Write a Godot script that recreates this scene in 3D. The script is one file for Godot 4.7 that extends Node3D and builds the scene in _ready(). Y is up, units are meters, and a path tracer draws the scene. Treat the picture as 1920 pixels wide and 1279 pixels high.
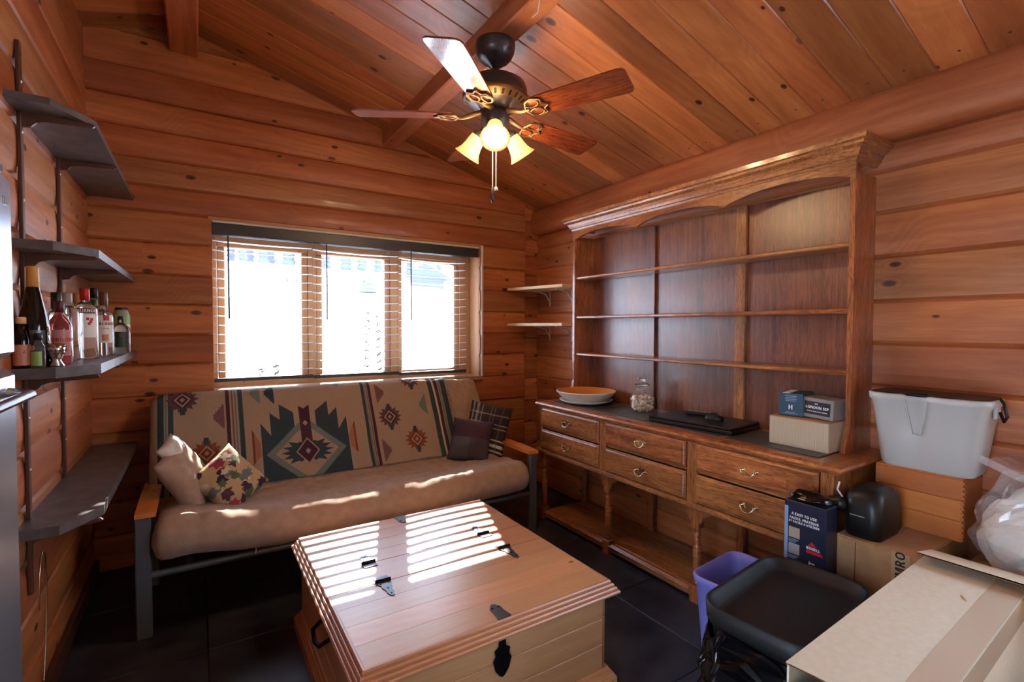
extends Node3D
# A log-walled den with a futon, a pine trunk, an oak sideboard with hutch, shelves of bottles and stacked boxes.

var M := {}          # materials
var used := {}       # names taken at top level
var rng := RandomNumberGenerator.new()
const WR := 2.6      # right wall
const WB := -3.62    # window wall
const WL := -0.515   # left wall
const RIDGE_X := -0.05
const RIDGE_Y := 3.19
const SLOPE := 0.28

func _ready() -> void:
	rng.seed = 7
	camera_and_light()
	materials()
	room()
	outside()
	trunk()
	futon()
	blanket_and_pillows()
	sideboard()
	hutch()
	ceiling_fan()
	blinds()
	left_shelves()
	bottles()
	corner_shelves()
	counter_things()
	box_pile()
	fridge()

func camera_and_light() -> void:
	var cam := Camera3D.new()
	cam.name = "camera"
	cam.fov = rad_to_deg(2.0 * atan(639.5 / 922.312))
	cam.near = 0.02
	cam.far = 400.0
	add_child(cam)
	cam.transform = Transform3D(Basis(Vector3.UP, -0.568236) * Basis(Vector3.RIGHT, -0.027767) * Basis(Vector3.BACK, 0.0031967), Vector3(0, 1.42, 0))
	cam.current = true
	var e := Environment.new()
	e.background_mode = Environment.BG_SKY
	var sk := ProceduralSkyMaterial.new()
	sk.sky_top_color = Color(0.69, 0.79, 0.91)
	sk.sky_horizon_color = Color(0.89, 0.94, 0.99)
	sk.ground_bottom_color = Color(0.8, 0.82, 0.85)
	sk.ground_horizon_color = Color(0.9, 0.94, 0.98)
	sk.sky_energy_multiplier = 2.5
	sk.sun_angle_max = 1.0
	var sky := Sky.new()
	sky.sky_material = sk
	e.sky = sky
	e.tonemap_mode = Environment.TONE_MAPPER_LINEAR
	e.tonemap_exposure = 2.05
	e.sdfgi_enabled = true
	e.ssao_enabled = true
	e.ssil_enabled = true
	var we := WorldEnvironment.new()
	we.name = "world_environment"
	we.environment = e
	add_child(we)
	var sun := DirectionalLight3D.new()
	sun.name = "sun"
	sun.light_color = Color(1.0, 0.97, 0.92)
	sun.light_energy = 5.0
	sun.light_angular_distance = 0.6
	sun.shadow_enabled = true
	add_child(sun)
	sun.look_at_from_position(Vector3.ZERO, Vector3(-0.345, -0.73, 1.0), Vector3.UP)

# ---------------------------------------------------------------- nodes
func numbered(called: String) -> String:
	used[called] = used.get(called, -1) + 1
	return called if used[called] == 0 else "%s_%03d" % [called, used[called]]

func thing(called: String, label: String, category: String, at := Vector3.ZERO, turn := 0.0, group := "") -> Node3D:
	var o := Node3D.new()
	o.name = numbered(called)
	add_child(o)
	o.position = at
	o.rotation.y = turn
	meta(o, label, category, group)
	return o

func meta(o: Node, label: String, category: String, group := "") -> void:
	o.set_meta("label", label)
	o.set_meta("category", category)
	if group != "":
		o.set_meta("group", group)

func structure(called: String) -> Node3D:
	var o := Node3D.new()
	o.name = called
	o.set_meta("kind", "structure")
	add_child(o)
	return o

func part(parent: Node, called: String, mesh: Mesh, m: Material, at := Vector3.ZERO, turn := Vector3.ZERO, label := "") -> MeshInstance3D:
	var o := MeshInstance3D.new()
	o.name = called
	o.mesh = mesh
	o.material_override = m
	parent.add_child(o, true)
	o.position = at
	o.rotation = turn
	if label != "":
		o.set_meta("label", label)
	return o

func part_basis(parent: Node, called: String, mesh: Mesh, m: Material, t: Transform3D) -> MeshInstance3D:
	var o := part(parent, called, mesh, m)
	o.transform = t
	return o

# a board from a to b (its grain runs that way), w wide along side, t thick
func board(parent: Node, called: String, a: Vector3, b: Vector3, w: float, t: float, thick_dir: Vector3, m: Material, r := 0.003) -> MeshInstance3D:
	var x := (b - a).normalized()
	var y := (thick_dir - x * thick_dir.dot(x)).normalized()
	var z := x.cross(y)
	return part_basis(parent, called, cbox(Vector3(a.distance_to(b), t, w), r), m, Transform3D(Basis(x, y, z), (a + b) / 2))

# ---------------------------------------------------------------- meshes
func st_new(smooth := false) -> SurfaceTool:
	var st := SurfaceTool.new()
	st.begin(Mesh.PRIMITIVE_TRIANGLES)
	st.set_smooth_group(0 if smooth else -1)
	return st

func done(st: SurfaceTool) -> ArrayMesh:
	st.generate_normals()
	return st.commit()

# counter-clockwise quad seen from outside
func quad(st: SurfaceTool, a: Vector3, b: Vector3, c: Vector3, d: Vector3, uv := []) -> void:
	var p := [a, c, b, a, d, c]
	var k := [0, 2, 1, 0, 3, 2]
	for i in 6:
		if not uv.is_empty():
			st.set_uv(uv[k[i]])
		st.add_vertex(p[i])

func tri(st: SurfaceTool, a: Vector3, b: Vector3, c: Vector3) -> void:
	st.add_vertex(a)
	st.add_vertex(c)
	st.add_vertex(b)

func tri_out(st: SurfaceTool, a: Vector3, b: Vector3, c: Vector3, from: Vector3) -> void:
	if (b - a).cross(c - a).dot((a + b + c) / 3.0 - from) >= 0:
		tri(st, a, b, c)
	else:
		tri(st, a, c, b)

var box_cache := {}
# a box with chamfered edges
func cbox(size: Vector3, r := 0.003) -> ArrayMesh:
	var key := [size.snapped(Vector3.ONE * 0.0001), r]
	if box_cache.has(key):
		return box_cache[key]
	var st := st_new()
	add_cbox(st, Vector3.ZERO, size, r)
	var m := done(st)
	box_cache[key] = m
	return m

func add_cbox(st: SurfaceTool, c: Vector3, size: Vector3, r: float, bas := Basis()) -> void:
	var h := size / 2
	r = minf(r, minf(h.x, minf(h.y, h.z)) * 0.9)
	var v := func(s: Vector3, axis: int) -> Vector3:
		var p := Vector3(s.x * h.x, s.y * h.y, s.z * h.z)
		for k in 3:
			if k != axis:
				p[k] -= s[k] * r
		return c + bas * p
	for axis in 3:
		var b := (axis + 1) % 3
		var d := (axis + 2) % 3
		for s in [-1.0, 1.0]:
			var q: Array[Vector3] = []
			for w in [[-1, -1], [1, -1], [1, 1], [-1, 1]]:
				var g := Vector3.ZERO
				g[axis] = s
				g[b] = w[0]
				g[d] = w[1]
				q.append(v.call(g, axis))
			if s > 0:
				quad(st, q[0], q[1], q[2], q[3])
			else:
				quad(st, q[3], q[2], q[1], q[0])
	for axis in 3:          # edges running along axis
		var b := (axis + 1) % 3
		var d := (axis + 2) % 3
		for w in [[-1, -1], [1, -1], [1, 1], [-1, 1]]:
			var lo := Vector3.ZERO
			lo[b] = w[0]
			lo[d] = w[1]
			var hi := lo
			lo[axis] = -1
			hi[axis] = 1
			var a0: Vector3 = v.call(lo, b)
			var a1: Vector3 = v.call(hi, b)
			var b0: Vector3 = v.call(lo, d)
			var b1: Vector3 = v.call(hi, d)
			tri_out(st, a0, a1, b1, c)
			tri_out(st, a0, b1, b0, c)
	for sx in [-1, 1]:
		for sy in [-1, 1]:
			for sz in [-1, 1]:
				var s := Vector3(sx, sy, sz)
				tri_out(st, v.call(s, 0), v.call(s, 1), v.call(s, 2), c)

# profile: radius, height from bottom to top
func lathe(profile: Array, seg := 24, smooth := true) -> ArrayMesh:
	var st := st_new(smooth)
	add_lathe(st, profile, seg)
	return done(st)

func add_lathe(st: SurfaceTool, profile: Array, seg := 24, t := Transform3D()) -> void:
	for i in profile.size() - 1:
		var p: Vector2 = profile[i]
		var q: Vector2 = profile[i + 1]
		for k in seg:
			var a := TAU * k / seg
			var b := TAU * (k + 1) / seg
			var p0 := t * Vector3(p.x * cos(a), p.y, p.x * sin(a))
			var p1 := t * Vector3(p.x * cos(b), p.y, p.x * sin(b))
			var q0 := t * Vector3(q.x * cos(a), q.y, q.x * sin(a))
			var q1 := t * Vector3(q.x * cos(b), q.y, q.x * sin(b))
			if p.x > 1e-6:
				tri(st, p0, q1, p1) if q.x > 1e-6 else tri(st, p0, q0, p1)
			if q.x > 1e-6:
				tri(st, p0, q0, q1)

# closed rings joined one after another; ring points counter-clockwise seen from above when rings rise
func loft(rings: Array, cap0 := true, cap1 := true, smooth := true) -> ArrayMesh:
	var st := st_new(smooth)
	add_loft(st, rings, cap0, cap1)
	return done(st)

func add_loft(st: SurfaceTool, rings: Array, cap0 := true, cap1 := true) -> void:
	for i in rings.size() - 1:
		var a: Array = rings[i]
		var b: Array = rings[i + 1]
		var n := a.size()
		for k in n:
			var l := (k + 1) % n
			quad(st, a[k], b[k], b[l], a[l])
	for e in 2:
		if (e == 0 and not cap0) or (e == 1 and not cap1):
			continue
		st.set_smooth_group(-1)
		var r: Array = rings[0] if e == 0 else rings[-1]
		var c := Vector3.ZERO
		for p in r:
			c += p
		c /= r.size()
		for k in r.size():
			var l := (k + 1) % r.size()
			if e == 1:
				tri(st, c, r[l], r[k])
			else:
				tri(st, c, r[k], r[l])

# rounded rectangle in the xz plane at height y
func rrect(w: float, d: float, r: float, y: float, n := 5, shift := Vector2.ZERO) -> Array:
	var out := []
	for k in 4:
		var cx: float = [1, -1, -1, 1][k] * (w / 2 - r)
		var cz: float = [1, 1, -1, -1][k] * (d / 2 - r)
		for i in n + 1:
			var a := PI / 2 * k + PI / 2 * i / n
			out.append(Vector3(cx + r * cos(a) + shift.x, y, cz + r * sin(a) + shift.y))
	return out

func tube(points: Array, r: float, seg := 8) -> ArrayMesh:
	var st := st_new(true)
	add_tube(st, points, r, seg)
	return done(st)

func add_tube(st: SurfaceTool, points: Array, r, seg := 8) -> void:
	var rings := []
	var up := Vector3(0.13, 0.97, 0.21)
	for i in points.size():
		var d: Vector3 = (points[mini(i + 1, points.size() - 1)] - points[maxi(i - 1, 0)]).normalized()
		if absf(d.dot(up)) > 0.95:
			up = Vector3(0.95, 0.1, 0.3)
		var s := d.cross(up).normalized()
		var u := s.cross(d).normalized()
		up = u
		var rr: float = r[i] if r is Array else r
		var ring := []
		for k in seg:
			var a := TAU * k / seg
			ring.append(points[i] + (s * cos(a) - u * sin(a)) * rr)
		rings.append(ring)
	add_loft(st, rings)
	st.set_smooth_group(0)

# polygon (x, y), extruded from z = 0 to z = depth
func prism(poly: Array, depth: float) -> ArrayMesh:
	var st := st_new()
	add_prism(st, poly, depth)
	return done(st)

func add_prism(st: SurfaceTool, poly: Array, depth: float, t := Transform3D()) -> void:
	var pv := PackedVector2Array(poly)
	if Geometry2D.is_polygon_clockwise(pv):
		pv.reverse()
	var id := Geometry2D.triangulate_polygon(pv)
	for i in range(0, id.size(), 3):
		var a := pv[id[i]]
		var b := pv[id[i + 1]]
		var c := pv[id[i + 2]]
		if (b - a).cross(c - a) < 0:
			var s := b
			b = c
			c = s
		tri(st, t * Vector3(a.x, a.y, depth), t * Vector3(b.x, b.y, depth), t * Vector3(c.x, c.y, depth))
		tri(st, t * Vector3(a.x, a.y, 0), t * Vector3(c.x, c.y, 0), t * Vector3(b.x, b.y, 0))
	for i in pv.size():
		var a := pv[i]
		var b := pv[(i + 1) % pv.size()]
		quad(st, t * Vector3(a.x, a.y, 0), t * Vector3(b.x, b.y, 0), t * Vector3(b.x, b.y, depth), t * Vector3(a.x, a.y, depth))

# profile points (out, up) swept from p0 to p1, ends mitred by m0 and m1 times the out distance
func sweep(profile: Array, p0: Vector3, p1: Vector3, out: Vector3, m0 := 0.0, m1 := 0.0, smooth := false) -> ArrayMesh:
	var st := st_new(smooth)
	var d := (p1 - p0).normalized()
	var a := []
	var b := []
	for q in profile:
		a.append(p0 + out * q.x + Vector3.UP * q.y - d * m0 * q.x)
		b.append(p1 + out * q.x + Vector3.UP * q.y + d * m1 * q.x)
	var n := profile.size()
	var mid := (p0 + p1) / 2
	var ctr := Vector2.ZERO
	for q in profile:
		ctr += q
	ctr /= n
	mid += out * ctr.x + Vector3.UP * ctr.y
	var area := 0.0
	for i in n:
		var p: Vector2 = profile[i]
		area += p.cross(profile[(i + 1) % n])
	var turn := out.cross(Vector3.UP).dot(d) * area > 0
	for i in n:
		var l := (i + 1) % n
		if turn:
			quad(st, a[i], a[l], b[l], b[i])
		else:
			quad(st, a[i], b[i], b[l], a[l])
	st.set_smooth_group(-1)
	var id := Geometry2D.triangulate_polygon(PackedVector2Array(profile))
	for i in range(0, id.size(), 3):
		tri_out(st, a[id[i]], a[id[i + 1]], a[id[i + 2]], mid)
		tri_out(st, b[id[i]], b[id[i + 1]], b[id[i + 2]], mid)
	return done(st)

# a grid of points f(u, v) with u, v from 0 to 1, carrying uv
func surf(f: Callable, nu: int, nv: int, smooth := true) -> ArrayMesh:
	var st := st_new(smooth)
	add_surf(st, f, nu, nv)
	return done(st)

func add_surf(st: SurfaceTool, f: Callable, nu: int, nv: int) -> void:
	var p := []
	for i in nu + 1:
		var row := []
		for j in nv + 1:
			row.append(f.call(float(i) / nu, float(j) / nv))
		p.append(row)
	for i in nu:
		for j in nv:
			var u0 := float(i) / nu
			var u1 := float(i + 1) / nu
			var v0 := float(j) / nv
			var v1 := float(j + 1) / nv
			quad(st, p[i][j], p[i + 1][j], p[i + 1][j + 1], p[i][j + 1], [Vector2(u0, v0), Vector2(u1, v0), Vector2(u1, v1), Vector2(u0, v1)])

# cushion w by h, t thick, lying in the xy plane, both faces with uv
func cushion(w: float, h: float, t: float, n := 20, lump := 0.0, sd := 1) -> ArrayMesh:
	var no := FastNoiseLite.new()
	no.seed = sd
	no.frequency = 3.0
	var st := st_new(true)
	for side in [1.0, -1.0]:
		add_surf(st, func(u: float, v: float) -> Vector3:
			var a := u * 2 - 1
			var b := v * 2 - 1
			var fat := pow(maxf(0, (1 - a * a) * (1 - b * b)), 0.42)
			var px := w / 2 * a * (1 - 0.07 * (1 - b * b))
			var py := h / 2 * b * (1 - 0.07 * (1 - a * a))
			return Vector3(px if side > 0 else -px, py, side * fat * (t / 2 + lump * no.get_noise_3d(px * 2, py * 2, side))), n, n)
	return done(st)

# lettering: flat, in the xy plane, or bent round a cylinder about y
func lettering(text: String, height: float, bend := 0.0, font_name := "Droid Sans", bold := true, depth := 0.0008) -> Mesh:
	var f := SystemFont.new()
	f.font_names = PackedStringArray([font_name])
	f.font_weight = 700 if bold else 400
	var t := TextMesh.new()
	t.font = f
	t.text = text
	t.font_size = 48
	t.pixel_size = height / 36.0
	t.depth = depth
	t.curve_step = 2.0
	if bend == 0.0:
		return t
	var ar := t.get_mesh_arrays()
	if ar.is_empty():
		return t
	var v: PackedVector3Array = ar[Mesh.ARRAY_VERTEX]
	var nn: PackedVector3Array = ar[Mesh.ARRAY_NORMAL]
	for i in v.size():
		var a := v[i].x / bend
		v[i] = Vector3(sin(a) * (bend + v[i].z), v[i].y, cos(a) * (bend + v[i].z))
		nn[i] = nn[i].rotated(Vector3.UP, a)
	ar[Mesh.ARRAY_VERTEX] = v
	ar[Mesh.ARRAY_NORMAL] = nn
	var am := ArrayMesh.new()
	var keep := []
	keep.resize(Mesh.ARRAY_MAX)
	keep[Mesh.ARRAY_VERTEX] = v
	keep[Mesh.ARRAY_NORMAL] = nn
	keep[Mesh.ARRAY_INDEX] = ar[Mesh.ARRAY_INDEX]
	am.add_surface_from_arrays(Mesh.PRIMITIVE_TRIANGLES, keep)
	return am

# ---------------------------------------------------------------- materials
func grey(w: int, h: int, freq: float, sd: int, to_w: int, to_h: int, oct := 3) -> PackedByteArray:
	var n := FastNoiseLite.new()
	n.seed = sd
	n.noise_type = FastNoiseLite.TYPE_SIMPLEX_SMOOTH
	n.frequency = freq
	n.fractal_octaves = oct
	var im := n.get_seamless_image(w, h)
	im.resize(to_w, to_h, Image.INTERPOLATE_CUBIC)
	im.convert(Image.FORMAT_L8)
	return im.get_data()

# wood whose grain runs along u; knots are drawn where they grow
func wood_image(w: int, h: int, light: Color, dark: Color, knots: int, sd: int, pores := 0.0, arches := 0.0) -> ImageTexture:
	var streak := grey(24, 128, 0.09, sd, w, h)
	var fine := grey(64, 256, 0.3, sd + 1, w, h, 2)
	var patch := grey(24, 24, 0.06, sd + 2, w, h, 2)
	var warp := grey(16, 24, 0.05, sd + 3, w, h, 1)
	var n := w * h
	var val := PackedFloat32Array()
	val.resize(n)
	for y in h:
		for x in w:
			var i := y * w + x
			var g := streak[i] / 255.0 * 0.5 + fine[i] / 255.0 * 0.25 + patch[i] / 255.0 * 0.45
			if arches > 0.0:
				var yy := (float(y) / h * 3.0 + (warp[i] / 255.0 - 0.5) * 0.5)
				var cy := absf(fposmod(yy, 1.0) - 0.5)
				var cx := float(x) / w - 0.5
				var ring := sin(TAU * (cy * cy * 26.0 + cx * 5.0 * (1.0 - cy * 1.6) + streak[i] / 255.0 * 1.2))
				g += arches * ring * 0.5
			else:
				var ring := sin(TAU * (float(y) / h * 14.0 + (warp[i] / 255.0) * 6.0))
				g += ring * 0.07
			if pores > 0.0:
				g -= pores * (1.0 if fine[i] < 92 else 0.0)
			val[i] = clampf(g, 0.0, 1.2)
	var kn := PackedFloat32Array()
	kn.resize(n)
	var r := RandomNumberGenerator.new()
	r.seed = sd
	for k in knots:
		var cx := r.randi() % w
		var cy := r.randi() % h
		var rad := r.randf_range(3.5, 9.0) * w / 1024.0
		var reach := int(rad * 5)
		for dy in range(-reach, reach + 1):
			for dx in range(-reach * 2, reach * 2 + 1):
				var i: int = posmod(cy + dy, h) * w + posmod(cx + dx, w)
				var d := sqrt(dx * dx / 2.2 + dy * dy) / rad
				if d < 1.0:
					kn[i] = maxf(kn[i], 1.0 - 0.35 * d)
				elif d < 5.0:
					val[i] = clampf(val[i] + 0.22 * sin(d * 5.0) * exp(-(d - 1.0) * 0.9) - 0.25 * exp(-(d - 1.0) * 1.8), 0.0, 1.2)
	var out := PackedByteArray()
	out.resize(n * 3)
	var kd := Color(dark.r * 0.42, dark.g * 0.36, dark.b * 0.34)
	for i in n:
		var c := dark.lerp(light, minf(val[i], 1.15)).lerp(kd, kn[i])
		out[i * 3] = int(clampf(c.r, 0, 1) * 255)
		out[i * 3 + 1] = int(clampf(c.g, 0, 1) * 255)
		out[i * 3 + 2] = int(clampf(c.b, 0, 1) * 255)
	return ImageTexture.create_from_image(Image.create_from_data(w, h, false, Image.FORMAT_RGB8, out))

func noise_tex(c0: Color, c1: Color, freq: float, sd: int, size := 256, oct := 4) -> ImageTexture:
	var b := grey(size, size, freq, sd, size, size, oct)
	var out := PackedByteArray()
	out.resize(size * size * 3)
	for i in size * size:
		var c := c0.lerp(c1, b[i] / 255.0)
		out[i * 3] = int(c.r * 255)
		out[i * 3 + 1] = int(c.g * 255)
		out[i * 3 + 2] = int(c.b * 255)
	return ImageTexture.create_from_image(Image.create_from_data(size, size, false, Image.FORMAT_RGB8, out))

func mat(color: Color, rough := 0.6, metal := 0.0, tex: Texture2D = null, scale := Vector3.ONE, offset := Vector3.ZERO, coat := 0.0) -> StandardMaterial3D:
	var m := StandardMaterial3D.new()
	m.albedo_color = color
	m.roughness = rough
	m.metallic = metal
	if tex:
		m.albedo_texture = tex
		m.uv1_triplanar = true
		m.uv1_triplanar_sharpness = 8.0
		m.uv1_scale = scale
		m.uv1_offset = offset
	if coat > 0.0:
		m.clearcoat_enabled = true
		m.clearcoat = coat
		m.clearcoat_roughness = 0.12
	return m

func printed(tex: Texture2D, rough := 0.8, both := false) -> StandardMaterial3D:
	var m := StandardMaterial3D.new()
	m.albedo_texture = tex
	m.roughness = rough
	m.texture_repeat = false
	if both:
		m.cull_mode = BaseMaterial3D.CULL_DISABLED
	return m

# several copies of a wood that differ in tone and in where the grain falls
func woods(key: String, tint: Color, tex: Texture2D, n: int, rough: float, coat: float, spread := 0.1, scale := Vector3(0.5, 1.0, 1.0)) -> void:
	var list := []
	for k in n:
		var v := 1.0 + spread * sin(k * 2.4 + 0.7)
		var warm := 1.0 + 0.05 * sin(k * 4.1)
		list.append(mat(Color(minf(1, tint.r * v), minf(1, tint.g * v / warm), minf(1, tint.b * v / warm)), rough, 0.0, tex, scale, Vector3(0.37 * k, 0.23 * k, 0.41 * k), coat))
	M[key] = list

func pick(key: String, k: int) -> Material:
	var a: Array = M[key]
	return a[posmod(k * 7 + k / 3, a.size())]

func glass(c: Color, alpha: float, refr := 0.0, rough := 0.0) -> StandardMaterial3D:
	var m := StandardMaterial3D.new()
	m.albedo_color = Color(c.r, c.g, c.b, alpha)
	m.roughness = rough
	m.metallic_specular = 0.5
	if refr > 0.0:
		m.refraction_enabled = true
		m.refraction_scale = refr
	m.transparency = BaseMaterial3D.TRANSPARENCY_ALPHA
	return m

func materials() -> void:
	var pine := wood_image(1024, 512, Color(0.88, 0.69, 0.50), Color(0.64, 0.42, 0.27), 12, 11)
	var oak := wood_image(1024, 512, Color(0.76, 0.52, 0.33), Color(0.41, 0.24, 0.14), 0, 31, 0.22, 0.3)
	var clear_pine := wood_image(1024, 512, Color(0.97, 0.90, 0.80), Color(0.87, 0.75, 0.62), 5, 51)
	M.pine_tex = pine
	woods("log_pine", Color(0.86, 0.70, 0.59), pine, 6, 0.5, 0.15, 0.09, Vector3(0.5, 1.3, 1.3))
	woods("plank", Color(0.85, 0.68, 0.55), pine, 8, 0.42, 0.25, 0.13, Vector3(0.5, 1.0, 1.0))
	woods("beam", Color(0.85, 0.66, 0.58), pine, 2, 0.5, 0.1)
	woods("oak", Color(1.0, 0.93, 0.85), oak, 6, 0.34, 0.5, 0.06, Vector3(0.9, 1.6, 1.6))
	woods("oak_panel", Color(0.76, 0.64, 0.60), oak, 3, 0.34, 1.0, 0.05, Vector3(0.7, 2.4, 2.4))
	woods("trunk", Color(0.89, 0.72, 0.58), clear_pine, 5, 0.38, 1.0, 0.06, Vector3(0.8, 1.6, 1.6))
	woods("crate", Color(0.77, 0.53, 0.32), clear_pine, 4, 0.4, 0.3, 0.06, Vector3(0.9, 2.0, 2.0))
	woods("blade", Color(0.80, 0.58, 0.54), oak, 2, 0.25, 1.0, 0.03, Vector3(0.9, 3.0, 3.0))
	M.arm = mat(Color(0.96, 0.66, 0.40), 0.35, 0, clear_pine, Vector3(0.7, 2, 2), Vector3.ZERO, 0.3)
	M.floor = mat(Color(1, 1, 1), 0.33, 0, noise_tex(Color(0.12, 0.135, 0.175), Color(0.26, 0.28, 0.335), 0.02, 5), Vector3(0.7, 0.7, 0.7))
	M.roof = mat(Color(0.35, 0.3, 0.27), 0.9)
	M.plain_wall = mat(Color(0.74, 0.63, 0.5), 0.8)
	M.snow = mat(Color(0.93, 0.94, 0.96), 0.9)
	M.bark = mat(Color(0.20, 0.21, 0.24), 0.9)
	M.needles = mat(Color(0.33, 0.36, 0.42), 0.95)
	M.leaf = mat(Color(0.06, 0.06, 0.05), 0.8)
	M.shed = mat(Color(0.28, 0.30, 0.35), 0.9)
	M.pane = glass(Color(0.97, 0.99, 1.0), 0.04)
	M.frame = mat(Color(0.74, 0.61, 0.50), 0.5, 0, clear_pine, Vector3(0.8, 2, 2), Vector3.ZERO, 0.1)
	M.jamb = mat(Color(0.74, 0.61, 0.50), 0.45, 0, clear_pine, Vector3(0.8, 2, 2), Vector3.ZERO, 0.2)
	M.slat = mat(Color(0.74, 0.75, 0.77), 0.4)
	M.blind_dark = mat(Color(0.22, 0.23, 0.26), 0.4)
	M.cord = mat(Color(0.6, 0.6, 0.62), 0.8)
	M.chrome = mat(Color(0.75, 0.75, 0.76), 0.22, 1.0)
	M.brass = mat(Color(0.86, 0.78, 0.66), 0.25, 1.0)
	M.pewter = mat(Color(0.42, 0.42, 0.44), 0.35, 0.9)
	M.iron = mat(Color(0.06, 0.06, 0.07), 0.45, 0.6)
	M.bronze = mat(Color(0.30, 0.27, 0.27), 0.35, 0.6)
	M.antique = mat(Color(0.50, 0.38, 0.26), 0.35, 0.8)
	M.white_metal = mat(Color(0.85, 0.85, 0.84), 0.4)
	M.futon_metal = mat(Color(0.42, 0.44, 0.47), 0.38, 0.5)
	M.laminate = mat(Color(1, 1, 1), 0.35, 0, noise_tex(Color(0.26, 0.25, 0.26), Color(0.42, 0.41, 0.41), 0.03, 9), Vector3(1.4, 1.4, 1.4))
	M.rail_brown = mat(Color(0.33, 0.20, 0.15), 0.5)
	M.canvas = mat(Color(1, 1, 1), 0.9, 0, noise_tex(Color(0.63, 0.53, 0.455), Color(0.71, 0.605, 0.53), 0.05, 13), Vector3(1.2, 1.2, 1.2))
	M.canvas.rim_enabled = true
	M.canvas.rim = 0.3
	M.cardboard = mat(Color(1, 1, 1), 0.85, 0, noise_tex(Color(0.66, 0.50, 0.35), Color(0.72, 0.56, 0.40), 0.04, 15), Vector3(2, 2, 2))
	M.cardboard_pale = mat(Color(1, 1, 1), 0.8, 0, noise_tex(Color(0.85, 0.80, 0.69), Color(0.88, 0.84, 0.745), 0.09, 16), Vector3(1.5, 1.5, 1.5))
	M.carton = mat(Color(0.73, 0.66, 0.56), 0.85)
	M.cardboard_dark = mat(Color(0.36, 0.26, 0.17), 0.9)
	M.tape = mat(Color(0.74, 0.62, 0.48), 0.2)
	M.tape_clear = mat(Color(0.80, 0.72, 0.62), 0.18)
	M.ink = mat(Color(0.10, 0.09, 0.14), 0.6)
	M.slate = mat(Color(1, 1, 1), 0.4, 0, noise_tex(Color(0.22, 0.22, 0.22), Color(0.29, 0.29, 0.29), 0.08, 17), Vector3(3, 3, 3))
	M.black_gloss = mat(Color(0.025, 0.025, 0.03), 0.12)
	M.black_satin = mat(Color(0.035, 0.035, 0.04), 0.42)
	M.black_matt = mat(Color(0.06, 0.055, 0.055), 0.55)
	M.purple = mat(Color(0.50, 0.49, 0.78), 0.4)
	M.grey_plastic = mat(Color(0.70, 0.70, 0.69), 0.35)
	M.ceramic = mat(Color(0.86, 0.85, 0.82), 0.25)
	M.terracotta = mat(Color(0.85, 0.55, 0.25), 0.4)
	M.film = glass(Color(0.95, 0.96, 0.98), 0.12, 0.0, 0.05)
	M.white_cloth = mat(Color(0.86, 0.85, 0.83), 0.9)
	M.shell = mat(Color(0.86, 0.80, 0.72), 0.6)
	M.shell_tan = mat(Color(0.72, 0.56, 0.42), 0.6)
	M.shell_white = mat(Color(0.93, 0.92, 0.89), 0.6)
	M.jar = glass(Color(0.97, 1.0, 0.99), 0.06)
	M.clear_glass = glass(Color(0.97, 0.99, 0.99), 0.03, 0.045)
	M.tinted = glass(Color(0.9, 0.95, 0.8), 0.1, 0.045)
	M.dark_glass = mat(Color(0.03, 0.03, 0.035), 0.08)
	M.pink_glass = glass(Color(0.85, 0.45, 0.45), 0.25, 0.04)
	M.steel = mat(Color(0.72, 0.76, 0.82), 0.25, 0.85)
	M.steel_dark = mat(Color(0.35, 0.36, 0.38), 0.35, 0.8)
	for c in [["navy", 0.07, 0.10, 0.20], ["blue_box", 0.16, 0.28, 0.36], ["blue_dark", 0.08, 0.15, 0.22], ["light_blue", 0.50, 0.61, 0.77], ["white", 0.92, 0.92, 0.91], ["red", 0.72, 0.10, 0.12], ["maroon", 0.34, 0.11, 0.15], ["gold", 0.78, 0.58, 0.26], ["cork", 0.70, 0.48, 0.28], ["cream", 0.86, 0.72, 0.54], ["peach", 0.78, 0.52, 0.40], ["green", 0.13, 0.36, 0.22], ["green_dark", 0.13, 0.20, 0.15], ["label_grey", 0.62, 0.60, 0.58], ["grey_box", 0.52, 0.50, 0.49], ["pink_label", 0.74, 0.52, 0.50], ["pale_green", 0.55, 0.72, 0.42], ["bronze_cap", 0.42, 0.29, 0.20], ["teal_dark", 0.05, 0.11, 0.13], ["photo_tan", 0.66, 0.60, 0.52], ["photo_grey", 0.58, 0.58, 0.58], ["orange_pine", 0.72, 0.46, 0.20]]:
		M[c[0]] = mat(Color(c[1], c[2], c[3]), 0.45)
	M.bulb = mat(Color(1, 0.95, 0.85), 0.5)
	M.bulb.emission_enabled = true
	M.bulb.emission = Color(1.0, 0.86, 0.62)
	M.bulb.emission_energy_multiplier = 3.0
	M.shade = mat(Color(0.80, 0.66, 0.48), 0.4)
	M.shade.backlight_enabled = true
	M.shade.backlight = Color(0.30, 0.22, 0.14)
	M.shade.emission_enabled = true
	M.shade.emission = Color(1.0, 0.72, 0.42)
	M.shade.emission_energy_multiplier = 0.28
	M.shade.cull_mode = BaseMaterial3D.CULL_DISABLED

	for m in M.oak_panel:
		m.clearcoat_roughness = 0.35
	for m in M.trunk:
		m.clearcoat_roughness = 0.3

# ---------------------------------------------------------------- the room
func roof_y(x: float) -> float:
	return RIDGE_Y - SLOPE * absf(x - RIDGE_X)

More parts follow.
